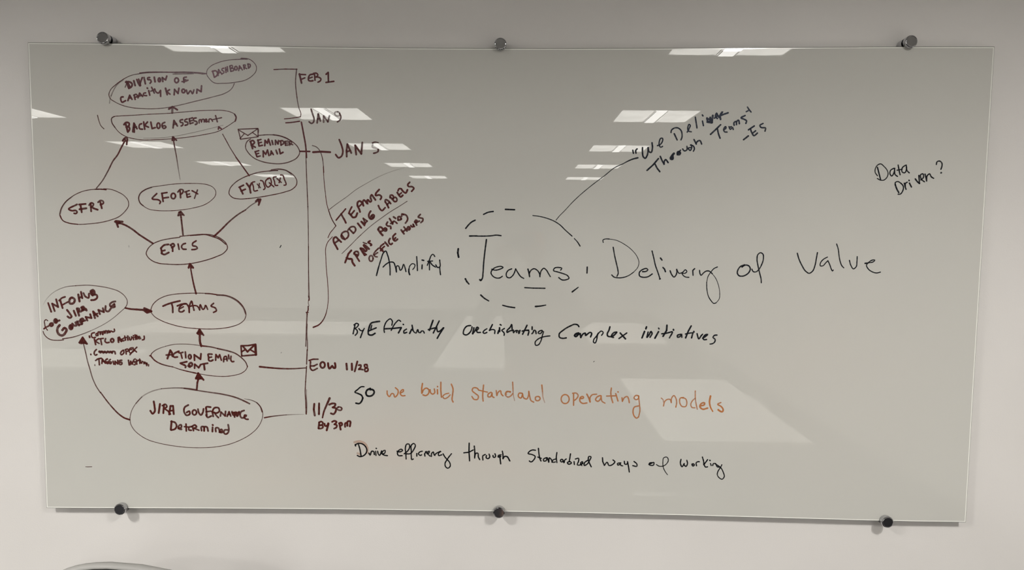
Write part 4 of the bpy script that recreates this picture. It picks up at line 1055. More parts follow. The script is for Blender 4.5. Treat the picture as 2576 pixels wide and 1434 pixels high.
l 39 1 -116 -1012 -91 -1026
l 45 1 -132 -1097 -127 -1191
c 36 1 -6 -1113 -73 -1164 -22 -1215 -5 -1257 -13 -1291
c 39 1 178 -1009 145 -1077 62 -1180 62 -1214 129 -1179 230 -1153
l 39 1 187 -1017 196 -1128
c 34 1 222 -1153 231 -1229 264 -1178 306 -1160
c 41 1 315 -1211 306 -1169 348 -1168 374 -1244 399 -1159
l 41 1 582 -1022 516 -1158 470 -1257
c 39 1 458 -1176 533 -1158 626 -1165 610 -1279
l 36 1 567 -1149 626 -1148
l 41 1 714 -1062 715 -1130
c 39 1 711 -1241 744 -1206 760 -1155 794 -1155 820 -1239
c 36 1 970 -1153 903 -1171 870 -1222 921 -1238 987 -1170
c 32 1 1013 -1186 981 -1288 940 -1442 874 -1536 815 -1545 798 -1460 856 -1392 973 -1331 1090 -1304 1178 -1295
#text_complex|lettering||K|black "Complex"
c 39 1 1927 -1044 1901 -1004 1825 -982 1708 -1026 1525 -1138 1417 -1250 1427 -1326 1511 -1354 1604 -1341
c 50 1 1921 -1210 1862 -1228 1816 -1279 1855 -1304 1905 -1253 1963 -1227
c 45 1 1963 -1227 1982 -1328
c 41 1 1982 -1320 2047 -1226 2097 -1208 2099 -1276 2165 -1224 2215 -1190 2257 -1206 2234 -1308
c 34 1 2433 -1204 2384 -1290 2319 -1375 2312 -1443 2346 -1468 2394 -1374 2409 -1272 2433 -1204
c 34 1 2425 -1221 2516 -1153 2559 -1186 2518 -1263
c 43 1 2729 -1040 2705 -1134 2665 -1219 2675 -1278 2767 -1294 2867 -1233 2908 -1182
c 41 1 2908 -1174 2849 -1183 2783 -1251 2776 -1302 2827 -1315
l 45 1 3000 -1198 3138 -1349
l 39 1 3168 -1196 2970 -1342
#text_initiatives|lettering||K|black "initiatives"
l 45 1 3675 -1030 3660 -1081
l 45 1 3628 -1149 3565 -1319
l 39 1 3721 -1165 3690 -1300
c 43 1 3699 -1300 3756 -1223 3796 -1147 3822 -1189 3774 -1299
l 41 1 3989 -1060 4000 -1077
l 45 1 3988 -1153 3900 -1323
l 45 1 4202 -982 4197 -1117 4109 -1270
c 39 1 4074 -1206 4174 -1193 4274 -1167 4340 -1149 4277 -1311
l 45 1 4372 -1090 4376 -1107
c 41 1 4560 -1214 4477 -1249 4486 -1291 4544 -1274 4577 -1240
l 39 1 4590 -1214 4595 -1290
l 43 1 4829 -992 4758 -1128 4693 -1306
c 36 1 4685 -1205 4810 -1178 4885 -1168
l 41 1 4877 -1177 4847 -1304
l 41 1 4900 -1134 4906 -1151
c 39 1 4986 -1193 5004 -1260 5032 -1328 5096 -1242 5128 -1208
c 39 1 5131 -1310 5214 -1258 5262 -1207 5196 -1224 5148 -1292 5158 -1343 5233 -1342
c 39-34 1 5500 -1224 5439 -1230 5398 -1281 5459 -1340 5444 -1408 5387 -1451 5329 -1460
#text_so|lettering||K|black "So"
c 32-45 1 -3668 -2691 -3739 -2692 -3842 -2771 -3911 -2837 -3826 -2874 -3732 -2925 -3704 -2993
c 45 1 -3704 -2993 -3733 -3072 -3802 -3142 -3887 -3130
c 50 1 -3505 -2736 -3587 -2777 -3621 -2854 -3596 -2923 -3511 -2939 -3425 -2887 -3403 -2817 -3450 -2763 -3510 -2767
#text_we_build|lettering||O|orange "we"
c 36 0.8 -3064 -2796 -3059 -2882 -3008 -2947 -2940 -2863 -2906 -2863 -2864 -2957 -2787 -2879 -2778 -2775 -2846 -2707
c 36 0.8 -2702 -2843 -2634 -2791 -2637 -2753 -2702 -2792 -2722 -2861 -2668 -2920 -2596 -2914
#text_we_build1|lettering||O|orange "build"
l 40 0.85 -2137 -2587 -2157 -2716 -2154 -2845
c 38 0.8 -2149 -2845 -2106 -2750 -2038 -2706 -1971 -2748 -1979 -2852 -2055 -2908 -2123 -2888
c 38 0.8 -1937 -2748 -1919 -2834 -1868 -2867 -1818 -2832 -1826 -2729
l 38 0.8 -1746 -2745 -1741 -2857
l 38 0.85 -1743 -2659 -1740 -2670
l 40 0.75 -1655 -2547 -1656 -2762 -1639 -2942
c 33 0.75 -1447 -2836 -1546 -2864 -1605 -2933 -1562 -2981 -1477 -2949 -1410 -2879
c 40 0.75 -1380 -2595 -1339 -2706 -1350 -2896 -1358 -3016 -1333 -3068
#text_standard|lettering||O|orange "standard"
c 36 0.75 -663 -2746 -697 -2698 -816 -2696 -833 -2752 -748 -2837 -671 -2904 -696 -2991 -781 -2992 -841 -2915
c 38 0.75 -537 -2610 -553 -2783 -557 -2920 -546 -3032
l 33 0.8 -646 -2749 -434 -2795
c 38 0.75 -341 -2797 -417 -2850 -416 -2918 -357 -2918 -315 -2831
c 38 0.75 -315 -2814 -297 -2917 -263 -2934
c 36 0.75 -205 -2752 -187 -2881
c 36 0.75 -187 -2881 -154 -2795 -95 -2751 -69 -2845 -26 -2888
c 36 0.65 168 -2774 66 -2775 33 -2844 101 -2921 169 -2894 228 -2825
c 33 0.7 166 -2791 98 -2775 47 -2827 64 -2844
c 38-22 0.7-0.35 222 -2524 232 -2687 243 -2859 278 -3013
c 38 0.75 471 -2813 395 -2814 379 -2909 438 -2942 488 -2839
c 36 0.7 479 -2821 523 -2941 591 -2966 641 -2871 648 -2759
c 36 0.65 648 -2768 675 -2905 710 -3008 779 -3045
c 38 0.7 921 -2902 828 -2912 829 -2989 897 -3006 947 -2945 921 -2902
c 40-22 0.75-0.35 985 -2592 1004 -2763 1017 -2901 1067 -3055
#text_operating|lettering||O|orange "operating"
c 36 0.75 1704 -2953 1691 -3013 1653 -3058 1601 -3074 1548 -3059 1509 -3015 1494 -2955 1507 -2895 1545 -2850 1597 -2834 1650 -2849 1689 -2893 1704 -2953
l 38 0.7 1817 -2796 1822 -3115
c 36 0.7 1791 -2797 1893 -2796 1936 -2847 1895 -2942 1828 -2994
c 38 0.75 1988 -2940 2081 -2914 2063 -2879 1996 -2906 1989 -3009 2049 -3060 2168 -3050
c 40 0.75 2164 -2818 2216 -2920 2252 -3023
c 36 0.7 2252 -3023 2250 -2903 2299 -2834 2417 -2815
c 38 0.75 2536 -2856 2419 -2901 2395 -2970 2454 -3003 2521 -2934 2536 -2865
c 33 0.7 2537 -2882 2564 -3002 2641 -3049
c 38 0.7 2799 -2647 2788 -2776 2808 -2913 2844 -3033
l 36 0.65 2680 -2860 2908 -2852
l 36 0.75 2915 -2792 2933 -2843 2978 -2988
l 38 0.8 2973 -2743 2977 -2753
c 36 0.75 3082 -2901 3093 -2996
c 36 0.7 3093 -2996 3150 -2892 3217 -2865 3252 -2925 3274 -3028
c 36 0.75 3512 -2853 3436 -2837 3395 -2906 3455 -2948 3513 -2904 3512 -2844
c 33 0.65 3512 -2870 3542 -3076 3555 -3248 3525 -3403
c 36 0.75 3525 -3403 3475 -3439 3414 -3388 3378 -3285 3409 -3146 3518 -3111
#text_models|lettering||O|orange "models"
c 29 0.6 4104 -2897 4147 -2931 4165 -2999
c 33 0.7 4168 -3106 4199 -2982 4265 -2930 4332 -2929 4368 -3014
c 33 0.7 4368 -3014 4374 -2894 4431 -2824 4483 -2892 4507 -3012 4490 -3133
c 33 0.65 4489 -3116 4493 -3126
c 33 0.75 4685 -2873 4601 -2891 4588 -3011 4658 -3114 4742 -3113 4773 -3009 4736 -2907 4635 -2882
c 33 0.65 4983 -2698 4989 -2886 5019 -3058 5048 -3178
c 33 0.65 4989 -2886 4907 -2973 4876 -3059 4912 -3136 4988 -3144
c 44 0.85 5130 -3091 5230 -3055 5237 -3012 5161 -3021 5113 -3108 5183 -3176 5317 -3148
c 51-33 0.9 5383 -2830 5362 -2985 5392 -3122 5454 -3233
c 33-49 0.8-0.95 5658 -2995 5575 -3042 5669 -3101 5723 -3186 5708 -3238 5640 -3222 5596 -3188
#text_drive_halo|erased_ink||O|half erased orange arc around the D of "Drive"
c 67 0.3 -3929 -4179 -3783 -4156 -3647 -4224 -3596 -4328 -3597 -4451
#text_drive_halo1|erased_ink||O|half erased orange smear left of the D of "Drive"
l 56 0.25 -3854 -4471 -3786 -4505
#text_drive|lettering||K|black "Drive"
l 39 1 -3904 -4277 -3913 -4245
c 36 1 -3913 -4245 -3835 -4209 -3732 -4217 -3639 -4294 -3605 -4398 -3640 -4486 -3717 -4548 -3803 -4562 -3858 -4533
c 36 1 -3827 -4235 -3793 -4348 -3760 -4540
c 39 1 -3554 -4467 -3520 -4523 -3503 -4467 -3477 -4414 -3425 -4422 -3408 -4500
l 34 1 -3374 -4413 -3366 -4526
l 39 1 -3360 -4334 -3353 -4337
c 34 1 -3322 -4412 -3306 -4482 -3271 -4525 -3237 -4463 -3219 -4402
c 34 1 -3219 -4402 -3211 -4480 -3134 -4462 -3125 -4383 -3185 -4410 -3203 -4480 -3151 -4514 -3062 -4527
#text_efficiency|lettering||K|black "efficiency"
c 36 1 -2808 -4405 -2740 -4422 -2663 -4377 -2688 -4351 -2757 -4378 -2800 -4457 -2774 -4518 -2672 -4522
c 34 1 -2620 -4472 -2534 -4401 -2474 -4261 -2491 -4209 -2551 -4210 -2586 -4297 -2577 -4454 -2569 -4611
c 34 1 -2560 -4472 -2475 -4470 -2363 -4347 -2329 -4224 -2363 -4190 -2423 -4226 -2432 -4400 -2432 -4540 -2415 -4627 -2381 -4609
l 36 1 -2286 -4459 -2286 -4529
c 34 1 -2141 -4396 -2209 -4415 -2243 -4467 -2192 -4510 -2158 -4492
l 34 1 -2081 -4465 -2072 -4526
c 34 1 -2081 -4474 -2038 -4395 -2012 -4464 -1970 -4446 -1953 -4394 -1995 -4403 -1995 -4464 -1935 -4524
c 34 1 -1901 -4533 -1893 -4445 -1850 -4410 -1833 -4479 -1807 -4505
c 34 1 -1824 -4497 -1764 -4444 -1645 -4390 -1713 -4443 -1713 -4504 -1627 -4485
c 34 1 -1593 -4459 -1542 -4545 -1482 -4614 -1422 -4683 -1404 -4788 -1464 -4845 -1524 -4807 -1541 -4720 -1499 -4632 -1422 -4517 -1371 -4452
#text_through|lettering||K|black "through"
l 36 1 -906 -4162 -910 -4380 -892 -4638
l 34 1 -1046 -4425 -910 -4406 -799 -4344
c 36 1 -771 -4239 -756 -4413 -759 -4561
c 36 1 -759 -4535 -722 -4430 -679 -4429 -661 -4533 -627 -4599
c 36 1 -482 -4461 -542 -4497 -541 -4610
c 36 1 -448 -4487 -456 -4548 -413 -4574 -362 -4529 -380 -4451
c 36 1 -277 -4485 -268 -4528 -226 -4536 -209 -4493 -226 -4440
c 36 1 -64 -4464 -132 -4483 -140 -4526 -72 -4508
l 36 1 -98 -4491 -71 -4709
c 36 1 -31 -4368 -13 -4472 -12 -4568
c 39 1 -12 -4568 30 -4507 81 -4506 168 -4624
#text_standardized|lettering||K|black "Standardized"
c 34 1 841 -4330 764 -4323 663 -4385 646 -4415 748 -4445 834 -4496 801 -4584 717 -4646 682 -4620
c 36 1 917 -4277 936 -4442 963 -4564 989 -4616
l 34 1 903 -4512 997 -4546
c 34 1 1125 -4527 1057 -4563 1058 -4615 1126 -4605 1142 -4518 1194 -4648
c 34 1 1194 -4648 1210 -4526 1270 -4595 1280 -4647
c 34 1 1381 -4558 1296 -4594 1297 -4647 1365 -4637
c 34 1 1404 -4384 1389 -4523 1408 -4654
c 36 1 1569 -4599 1565 -4617 1552 -4630 1535 -4635 1518 -4630 1506 -4618 1501 -4600 1505 -4583 1517 -4570 1534 -4565 1551 -4569 1564 -4582 1569 -4599
c 34 1 1569 -4591 1595 -4660 1620 -4573 1653 -4555
c 36 1 1762 -4414 1747 -4519 1731 -4623
c 36 1 1740 -4623 1680 -4650 1715 -4693 1791 -4657 1757 -4623
l 34 1 1859 -4622 1869 -4700
c 34 1 1892 -4551 1977 -4533 1978 -4603 1946 -4708 2031 -4707 2081 -4654
c 34 1 2030 -4689 2090 -4671 2080 -4619 2030 -4654 2065 -4724
c 34 1 2216 -4582 2132 -4653 2125 -4723 2201 -4687 2267 -4581 2299 -4485 2248 -4477 2233 -4564 2269 -4668 2313 -4755
#text_ways|lettering||K|black "Ways"
l 34 1 2603 -4507 2612 -4612 2658 -4712
c 34 1 2658 -4712 2728 -4627 2780 -4714 2882 -4678 2931 -4607 2880 -4564
c 36 1 3085 -4640 3001 -4659 3010 -4702 3069 -4675
c 34 1 3069 -4658 3095 -4710 3138 -4718
c 34 1 3178 -4595 3197 -4673 3248 -4673 3264 -4629
c 34 1 3263 -4603 3292 -4742 3315 -4881
c 34 1 3433 -4597 3511 -4669 3512 -4721 3402 -4709
#text_of|lettering||K|black "of" in the bottom line
c 32 1 3893 -4620 3834 -4639 3834 -4673 3895 -4699 3954 -4680 3956 -4619
l 34 1 3826 -4674 3935 -4615
c 27-23 0.9 4021 -4671 4090 -4713 4192 -4712 4293 -4641 4332 -4536 4288 -4467 4212 -4486 4190 -4608 4211 -4764 4264 -4868 4321 -4941
#text_working|lettering||K|black "working"
c 34 1 4663 -4523 4649 -4619 4694 -4723 4751 -4635
c 34 1 4735 -4652 4796 -4713 4836 -4634 4816 -4547
c 39 1 4955 -4650 4989 -4640 5015 -4666 4982 -4701 4955 -4650
c 34 1 5075 -4691 5064 -4605 5123 -4578 5143 -4581
c 34 1 5221 -4455 5258 -4576 5264 -4663
l 34 1 5359 -4522 5269 -4654
c 34 1 5269 -4654 5314 -4723 5364 -4714
l 34 1 5438 -4626 5457 -4678
l 39 1 5417 -4539 5424 -4546
c 34 1 5499 -4677 5514 -4625 5565 -4624 5619 -4710 5687 -4718
c 29 1 5736 -4653 5704 -4726 5640 -4832 5625 -4919 5679 -5006 5757 -5043 5806 -4986 5776 -4847 5695 -4718 5635 -4675 5566 -4633
#text_we_deliver|lettering||K|slanted black "We
l 41 1 3219 3488 3237 3412
c 41 1 3328 3522 3293 3481 3303 3416
c 41 1 3464 3555 3467 3433 3494 3319 3536 3287 3584 3353 3606 3467 3607 3556
c 41 1 3604 3548 3639 3451 3681 3435 3716 3533 3703 3679
c 34 1 3841 3607 3914 3640 3969 3730 3967 3795 3926 3795 3887 3713 3890 3616 3924 3567 3972 3592
#text_we_deliver1|lettering||K|slanted black "Deliver"
c 36 1 4177 3939 4184 3991 4248 4048 4346 4057 4429 3993 4457 3896 4451 3799 4433 3758
l 39 1 4259 3911 4337 3757
c 36 1 4586 3954 4640 4060 4658 4124 4630 4148 4599 4075 4618 3978 4689 3963
l 39 1 4780 4327 4803 4206 4829 4061
l 39 1 4963 4232 4991 4119
l 39 1 4955 4385 4972 4361
c 52 1 5075 4305 5111 4209 5159 4241 5156 4322
l 52 1 5157 4306 5209 4209
l 52 1 5220 4371 5201 4193 5086 4209
l 50 1 5092 4289 5207 4258
c 41 1 5263 4307 5334 4372 5316 4436 5286 4355 5337 4299
c 45 1 5419 4276 5407 4389 5462 4470 5431 4405 5384 4356
c 45 1 5416 4372 5497 4405 5602 4442
l 45 1 5334 4388 5385 4324
#text_through_teams|lettering||K|slanted black "Through"
l 43 1 3593 2985 3746 3126 3874 3282
c 41 1 3795 3142 3847 3045 3918 2955
c 41 1 3921 3339 3974 3225 4025 3144
c 41 1 4017 3144 4031 3226 4055 3259 4123 3186
c 57 1 4265 3415 4217 3358 4186 3276 4235 3276 4233 3358
c 50 1 4424 3425 4419 3405 4406 3391 4389 3385 4370 3390 4357 3405 4351 3424 4356 3444 4369 3458 4386 3463 4405 3458 4418 3444 4424 3425
l 39 1 4348 3383 4427 3498
c 36 1 4483 3531 4525 3482 4590 3507 4588 3597
c 36 1 4687 3565 4622 3556 4673 3492 4712 3573 4693 3638
c 36 1 4677 3630 4752 3606 4779 3525 4755 3476
l 39 1 4763 3769 4824 3655
c 39 1 4816 3664 4847 3721 4912 3745 4960 3657
#text_through_teams1|lettering||K|slanted black Teams with closing quotation mark
l 43 1 5177 3902 5304 4024 5423 4143
c 41 1 5345 4049 5382 3903 5421 3809
c 36 1 5501 4018 5565 4067 5556 4099 5508 4050 5527 3969 5593 3962
c 36 1 5695 4100 5647 4067 5672 4027 5728 4084 5746 4027
l 34 1 5637 4099 5655 4051
c 41 1 5767 4133 5757 4197 5813 4230 5824 4149
c 41 1 5823 4166 5829 4230 5869 4263 5896 4174
c 41 1 6033 4377 5932 4320 6023 4280 6074 4248 6059 4183
l 39 1 6086 4587 6129 4523 6180 4467
l 36 1 6058 4474 6106 4499
#text_es|lettering||K|black initials "-ES"
l 43 1 6016 3775 6132 3869
l 41 1 6130 4022 6274 4120
c 41 1 6178 4055 6214 3958 6274 3878 6359 3943
l 41 1 6239 3942 6311 3999
c 39 1 6492 4184 6413 4130 6438 4089 6562 4066 6548 3993
#text_data|lettering||K|black "Data" at far right
c 27 0.9 9430 2898 9368 2987 9372 3085 9433 3175 9497 3197 9582 3136 9668 3039 9697 2958 9661 2843 9583 2785 9500 2793 9433 2828
c 34 1 9420 3110 9458 2988 9507 2826 9517 2793
c 32 1 9837 3089 9758 3040 9747 2942 9790 2893 9843 2975 9858 3089
c 32 1 9855 3057 9878 2927 9937 2886
c 34 1 9939 3171 9970 3041 10001 2928
l 32 1 9921 3041 10042 3066
c 32 1 10119 3165 10049 3107 10054 2993 10112 2977 10156 3075 10143 3173
c 32 1 10144 3157 10175 3027 10230 2978
#text_driven|lettering||K|black "Driven" at far right
c 32 1 9899 2666 9888 2731 9944 2756 10028 2716 10097 2635 10087 2520 10025 2438 9976 2438
c 39 1 9890 2682 9937 2568 9991 2479
c 34 1 10118 2717 10147 2619 10170 2562
c 34 1 10146 2635 10150 2717 10190 2742
l 39 1 10248 2718 10302 2623
l 39 1 10233 2791 10237 2783
c 39 1 10390 2825 10451 2752 10502 2712
l 36 1 10502 2712 10475 2915
c 34 1 10530 2802 10592 2867 10571 2957 10523 2940 10545 2818 10622 2757
c 36 1 10628 2949 10658 2852 10678 2778
c 34 1 10676 2819 10680 2901 10742 2958 10787 2885 10851 2845
#text_driven1|lettering||K|black question mark at far right
c 34 1 10900 3195 10913 3260 10977 3280 11037 3229 11042 3148 11021 3074
l 45 1 11029 2985 11036 2988
#stray_low_left|stray_stroke||M|faint stray line low on the left
l 19 0.7 -11098 -4935 -11046 -4938 -10933 -4933
#stray_specks|stray_stroke||K|speck above EOW
l 17 0.6 -5827 -1804 -5841 -1824
#stray_specks1|stray_stroke||K|speck under "Complex"
l 17 0.8 2321 -1962 2343 -1945
#stray_specks2|stray_stroke||K|faint speck below SFRP
l 18 0.4 -9754 940 -9752 906"""
def cr_pts(P):
    if len(P) < 3: return P
    out = []; closed = (P[0]-P[-1]).length < .0015 and len(P) > 4
    for i in range(len(P)-1):
        p1, p2 = P[i], P[i+1]
        p0 = P[i-1] if i > 0 else (P[-2] if closed else 2*p1-p2)
        p3 = P[i+2] if i+2 < len(P) else (P[1] if closed else 2*p2-p1)
        d = max((p2-p1).length, 1e-6); k = max(2, min(10, int(d/.0022)))
        da = max((p1-p0).length, 1e-6); dc = max((p3-p2).length, 1e-6)
        m1 = ((p1-p0)/da*d + (p2-p1)/d*da)/(da+d); m2 = ((p2-p1)/d*dc + (p3-p2)/dc*d)/(d+dc)
        for j in range(k):
            t = j/k
            out.append((2*t**3-3*t*t+1)*p1 + (t**3-2*t*t+t)*d*m1 + (3*t*t-2*t**3)*p2 + (t**3-t*t)*d*m2)
    out.append(P[-1]); return out
NS = [0]
def ribbon(V, F, D, P, w, o, y):
    """one strip with round ends; w, o run from first to last value"""
    P2 = [P[0]]
    for p in P[1:]:
        if (p-P2[-1]).length > 1e-5: P2.append(p)
    if len(P2) < 2: P2.append(P2[0] + Vector((.0002, 0)))
    P = P2; Ls = [0]
    for a, c in zip(P, P[1:]): Ls.append(Ls[-1]+(c-a).length)
    tot = Ls[-1]; pts = []
    def row(p, nrm, hw, dn, yy):
        V.append((p.x+nrm.x*hw, yy, p.y+nrm.y*hw)); V.append((p.x-nrm.x*hw, yy, p.y-nrm.y*hw)); D.extend((dn, dn))
    base = len(V); rows_ = 0
    d0 = (P[1]-P[0]).normalized(); n0 = Vector((-d0.y, d0.x)); h0 = w[0]/2
    for ang in (80, 50, 25):
        a = math.radians(ang); row(P[0]-d0*h0*math.sin(a), n0, h0*math.cos(a), o[0], y); rows_ += 1
    for i, p in enumerate(P):
        d = (P[min(i+1, len(P)-1)]-P[max(i-1, 0)])
        d = d.normalized() if d.length > 1e-7 else d0
        t = Ls[i]/tot if tot else 0
        jit = 1 + .05*math.sin(i*1.7+NS[0])
        row(p, Vector((-d.y, d.x)), (w[0]+(w[1]-w[0])*t)/2*jit, o[0]+(o[1]-o[0])*t, y - 1e-6*t); rows_ += 1
    d1 = (P[-1]-P[-2]).normalized(); n1 = Vector((-d1.y, d1.x)); h1 = w[1]/2
    for ang in (25, 50, 80):
        a = math.radians(ang); row(P[-1]+d1*h1*math.sin(a), n1, h1*math.cos(a), o[1], y-1e-6); rows_ += 1
    for i in range(rows_-1):
        a = base+2*i; F.append((a, a+1, a+3, a+2))
def build_ink(rec, strokes, parents):
    key, name, par, inkc, lab = rec
    V, F, D = [], [], []
    for t, w, o, P in strokes:
        NS[0] += 1; y = GF - .00006 - 1.5e-7*NS[0]
        if t == 'c': ribbon(V, F, D, cr_pts(P), w, o, y)
        else:
            for i in range(len(P)-1): ribbon(V, F, D, [P[i], P[i+1]], w, o, y - 4e-8*i)
    me = bpy.data.meshes.new(name); me.from_pydata(V, [], F); me.materials.append(INKS[inkc])
    at = me.attributes.new('ink_cover', 'FLOAT', 'POINT'); at.data.foreach_set('value', D)
    me.update()
    ob = bpy.data.objects.new(name, me); link(ob, parents.get(par, board)); 
    if lab: ob['label'] = (lab if inkc != 'M' or 'maroon' in lab else 'maroon '+lab)
    parents[key] = ob
parents = {}; rec = None; st = []
def rg(s):
    a = s.split('-'); return float(a[0]), float(a[-1])
for ln in INK.strip().split('\n') + ['#']:
    if ln[0] == '#':
        if rec: build_ink(rec, st, parents)
        rec = ln[1:].split('|'); st = []
    else:
        a = ln.split(); v = [int(q)/1e4 for q in a[3:]]
        w = tuple(q*1e-4 for q in rg(a[1]))
        st.append((a[0], w, rg(a[2]), [Vector((x, z)) for x, z in zip(v[::2], v[1::2])]))

# ---------------------------------------------------------------- stand-off mounts
def make_standoff(x, z):
    """round chrome stand-off: wall barrel, rubber gasket pinching the glass edge, polished cap"""
    t = empty('standoff_mount', (x, 0, FZ+z))
    R = Matrix.Rotation(math.radians(90), 4, 'X')        # local +Z -> world -Y (out of the wall)
    r = .0152
    bm = bmesh.new(); lathe(bm, [(0, 0), (r-.0012, 0), (r-.0012, .0206), (0, .0206)], R, 44); obj('barrel', bm, chrome_m, t, False)
    bm = bmesh.new(); lathe(bm, [(0, .0206), (.0066, .0206), (.0066, .0292), (0, .0292)], R, 24); obj('gasket', bm, rubber_m, t)
    bm = bmesh.new(); lathe(bm, [(0, .0292), (r-.0006, .0292), (r, .0300), (r, .0405), (r-.0004, .0416), (r-.0017, .0428), (r-.0024, .0430), (r-.0029, .0426), (0, .0426)], R, 44)
    c = obj('cap', bm, chrome_m, t)
    for p in c.data.polygons: p.use_smooth = abs(p.normal.y) < .3
    return t
posn = [(-1.0182, 0.6161, 'the top edge of the glass board near its left corner'), (-0.0164, 0.6078, 'the middle of the top edge of the glass board'), (1.0043, 0.6199, 'the top edge of the glass board near its right corner'), (-1.0148, -0.6036, 'the bottom edge of the glass board near its left corner'), (-0.0105, -0.5977, 'the middle of the bottom edge of the glass board'), (1.0065, -0.6087, 'the bottom edge of the glass board near its right corner')]
f0 = None
for (x, z, where) in posn:
    if f0 is None: t = f0 = make_standoff(x, z)
    else:
        t = f0.copy(); COL.objects.link(t); t.location = (x, 0, FZ+z)
        for ch in list(f0.children):
            c = ch.copy(); COL.objects.link(c); c.parent = t
    tag(t, 'round chrome stand-off mount holding %s' % where, 'wall mount', 'chrome stand-off mounts of the whiteboard')

# ---------------------------------------------------------------- furniture
def make_table(x0, y0, x1, y1, label):
    t = empty('table', ((x0+x1)/2, (y0+y1)/2, 0)); w, d = (x1-x0)/2, (y1-y0)/2
    obj('tabletop', bbox(-w, -d, .722, w, d, .75, bev=.004), white_top, t)
    for s in (-1, 1):
        if w > d: cx, cy_ = s*(w-.25), 0
        else: cx, cy_ = 0, s*(d-.25)
        bm = bmesh.new(); box(bm, cx-.03, cy_-.03, .03, cx+.03, cy_+.03, .722)
        if w > d: box(bm, cx-.035, -d*.8, 0, cx+.035, d*.8, .03); box(bm, cx-.03, -d*.7, .695, cx+.03, d*.7, .722)
        else: box(bm, -w*.8, cy_-.035, 0, w*.8, cy_+.035, .03); box(bm, -w*.7, cy_-.03, .695, w*.7, cy_+.03, .722)
        obj('leg', bm, metal_m, t)
    return tag(t, label, 'table', 'white tables behind the photographer')
make_table(.74, -2.93, 1.46, -1.50, 'white table nearest the board on the right side')
make_table(.70, -5.95, 1.42, -4.50, 'white table in the second row on the right side')
make_table(-.60, -6.45, .15, -3.25, 'long white table in the middle of the room')
make_table(-3.95, -5.78, -1.62, -4.86, 'wide white table across the left half of the room')
make_table(-4.10, -3.85, -3.05, -3.12, 'white table nearest the board on the left side')

shell_m = add_noise(mat('chair_shell', rough=.45), 4, (.35,.345,.335), (.39,.385,.37))
pad_m = add_noise(mat('chair_pad', rough=.9, spec=.2), 220, (.42,.42,.40), (.48,.48,.46), bump=.3, bscale=500)
dark_m = mat('dark_plastic', (.035,.035,.038), .45)
def make_chair(x, y, rz, top, label):
    """swivel chair; local -Y is where the sitter faces... the back stands at local +Y"""
    t = empty('swivel_chair', (x, y, 0), rz)
    hw, hb, th = .262, .50, .020
    def outline(k, sc):                       # superellipse
        a = 2*math.pi*k/64; c, s_ = math.cos(a), math.sin(a); e = .52
        return (hw*sc[0]*math.copysign(abs(c)**e, c), top-hb/2 + hb/2*sc[1]*math.copysign(abs(s_)**e, s_))
    def bend(u, z, off): return Vector((u, .21 - .9*u*u + .10*(z-(top-.25)) + off, z))
    bm = bmesh.new(); rings = []
    for sc, off in (((.93,.955), .0), ((.97,.975), -.010), ((1.0,1.0), -.002), ((1.0,1.0), .010), ((.97,.975), .016), ((.6,.6), .018)):
        rings.append([bm.verts.new(bend(*outline(k, sc), off)) for k in range(64)])
    for a, c in zip(rings, rings[1:]):
        for k in range(64): bm.faces.new((a[k], a[(k+1) % 64], c[(k+1) % 64], c[k]))
    bm.faces.new(rings[-1])
    obj('back_shell', bm, shell_m, t, True)
    bm = bmesh.new(); rr = []
    for s_ in (.93, .7, .45, .2): rr.append([bm.verts.new(bend(*outline(k, (s_, s_+.02)), -.005)) for k in range(64)])
    for a, c in zip(rr, rr[1:]):
        for k in range(64): bm.faces.new((a[k], a[(k+1) % 64], c[(k+1) % 64], c[k]))
    bm.faces.new(rr[-1]); obj('back_pad', bm, pad_m, t, True)
    obj('seat', bbox(-.24, -.27, .44, .24, .20, .50, bev=.025, seg=3), pad_m, t, True)
    bm = bmesh.new(); tube(bm, [(0, .10, .43), (0, .26, .43), (0, .27, .52), (0, .225, top-.38)], [.022, .022, .02, .016]); obj('back_support', bm, dark_m, t, True)
    bm = bmesh.new(); tube(bm, [(0, 0, .09), (0, 0, .44)], .028, 16); obj('gas_lift', bm, chrome_m, t, True)
    bm = bmesh.new()
    for i in range(5):
        a = 2*math.pi*i/5+.3; tube(bm, [(0, 0, .10), (.29*math.cos(a), .29*math.sin(a), .065)], [.030, .016], 8)
    obj('base', bm, dark_m, t)
    for i in range(5):
        a = 2*math.pi*i/5+.3; bm = bmesh.new(); cx, cy_ = .29*math.cos(a), .29*math.sin(a)
        lathe(bm, [(0, -.022), (.027, -.022), (.029, -.01), (.029, .01), (.027, .022), (0, .022)], Matrix.Translation((cx, cy_, .0292)) @ Matrix.Rotation(a+1.57, 4, 'Z') @ Matrix.Rotation(math.pi/2, 4, 'Y'), 16)
        tube(bm, [(cx, cy_, .030), (cx, cy_, .07)], .008, 8)
        obj('caster', bm, dark_m, t)
    return tag(t, label, 'chair')
make_chair(-.86, -.54, math.radians(-12), .979, 'pale grey swivel chair standing against the wall under the left end of the whiteboard')
make_chair(1.62, -3.35, math.radians(100), 1.0, 'pale grey swivel chair behind the photographer beside the right-hand table')

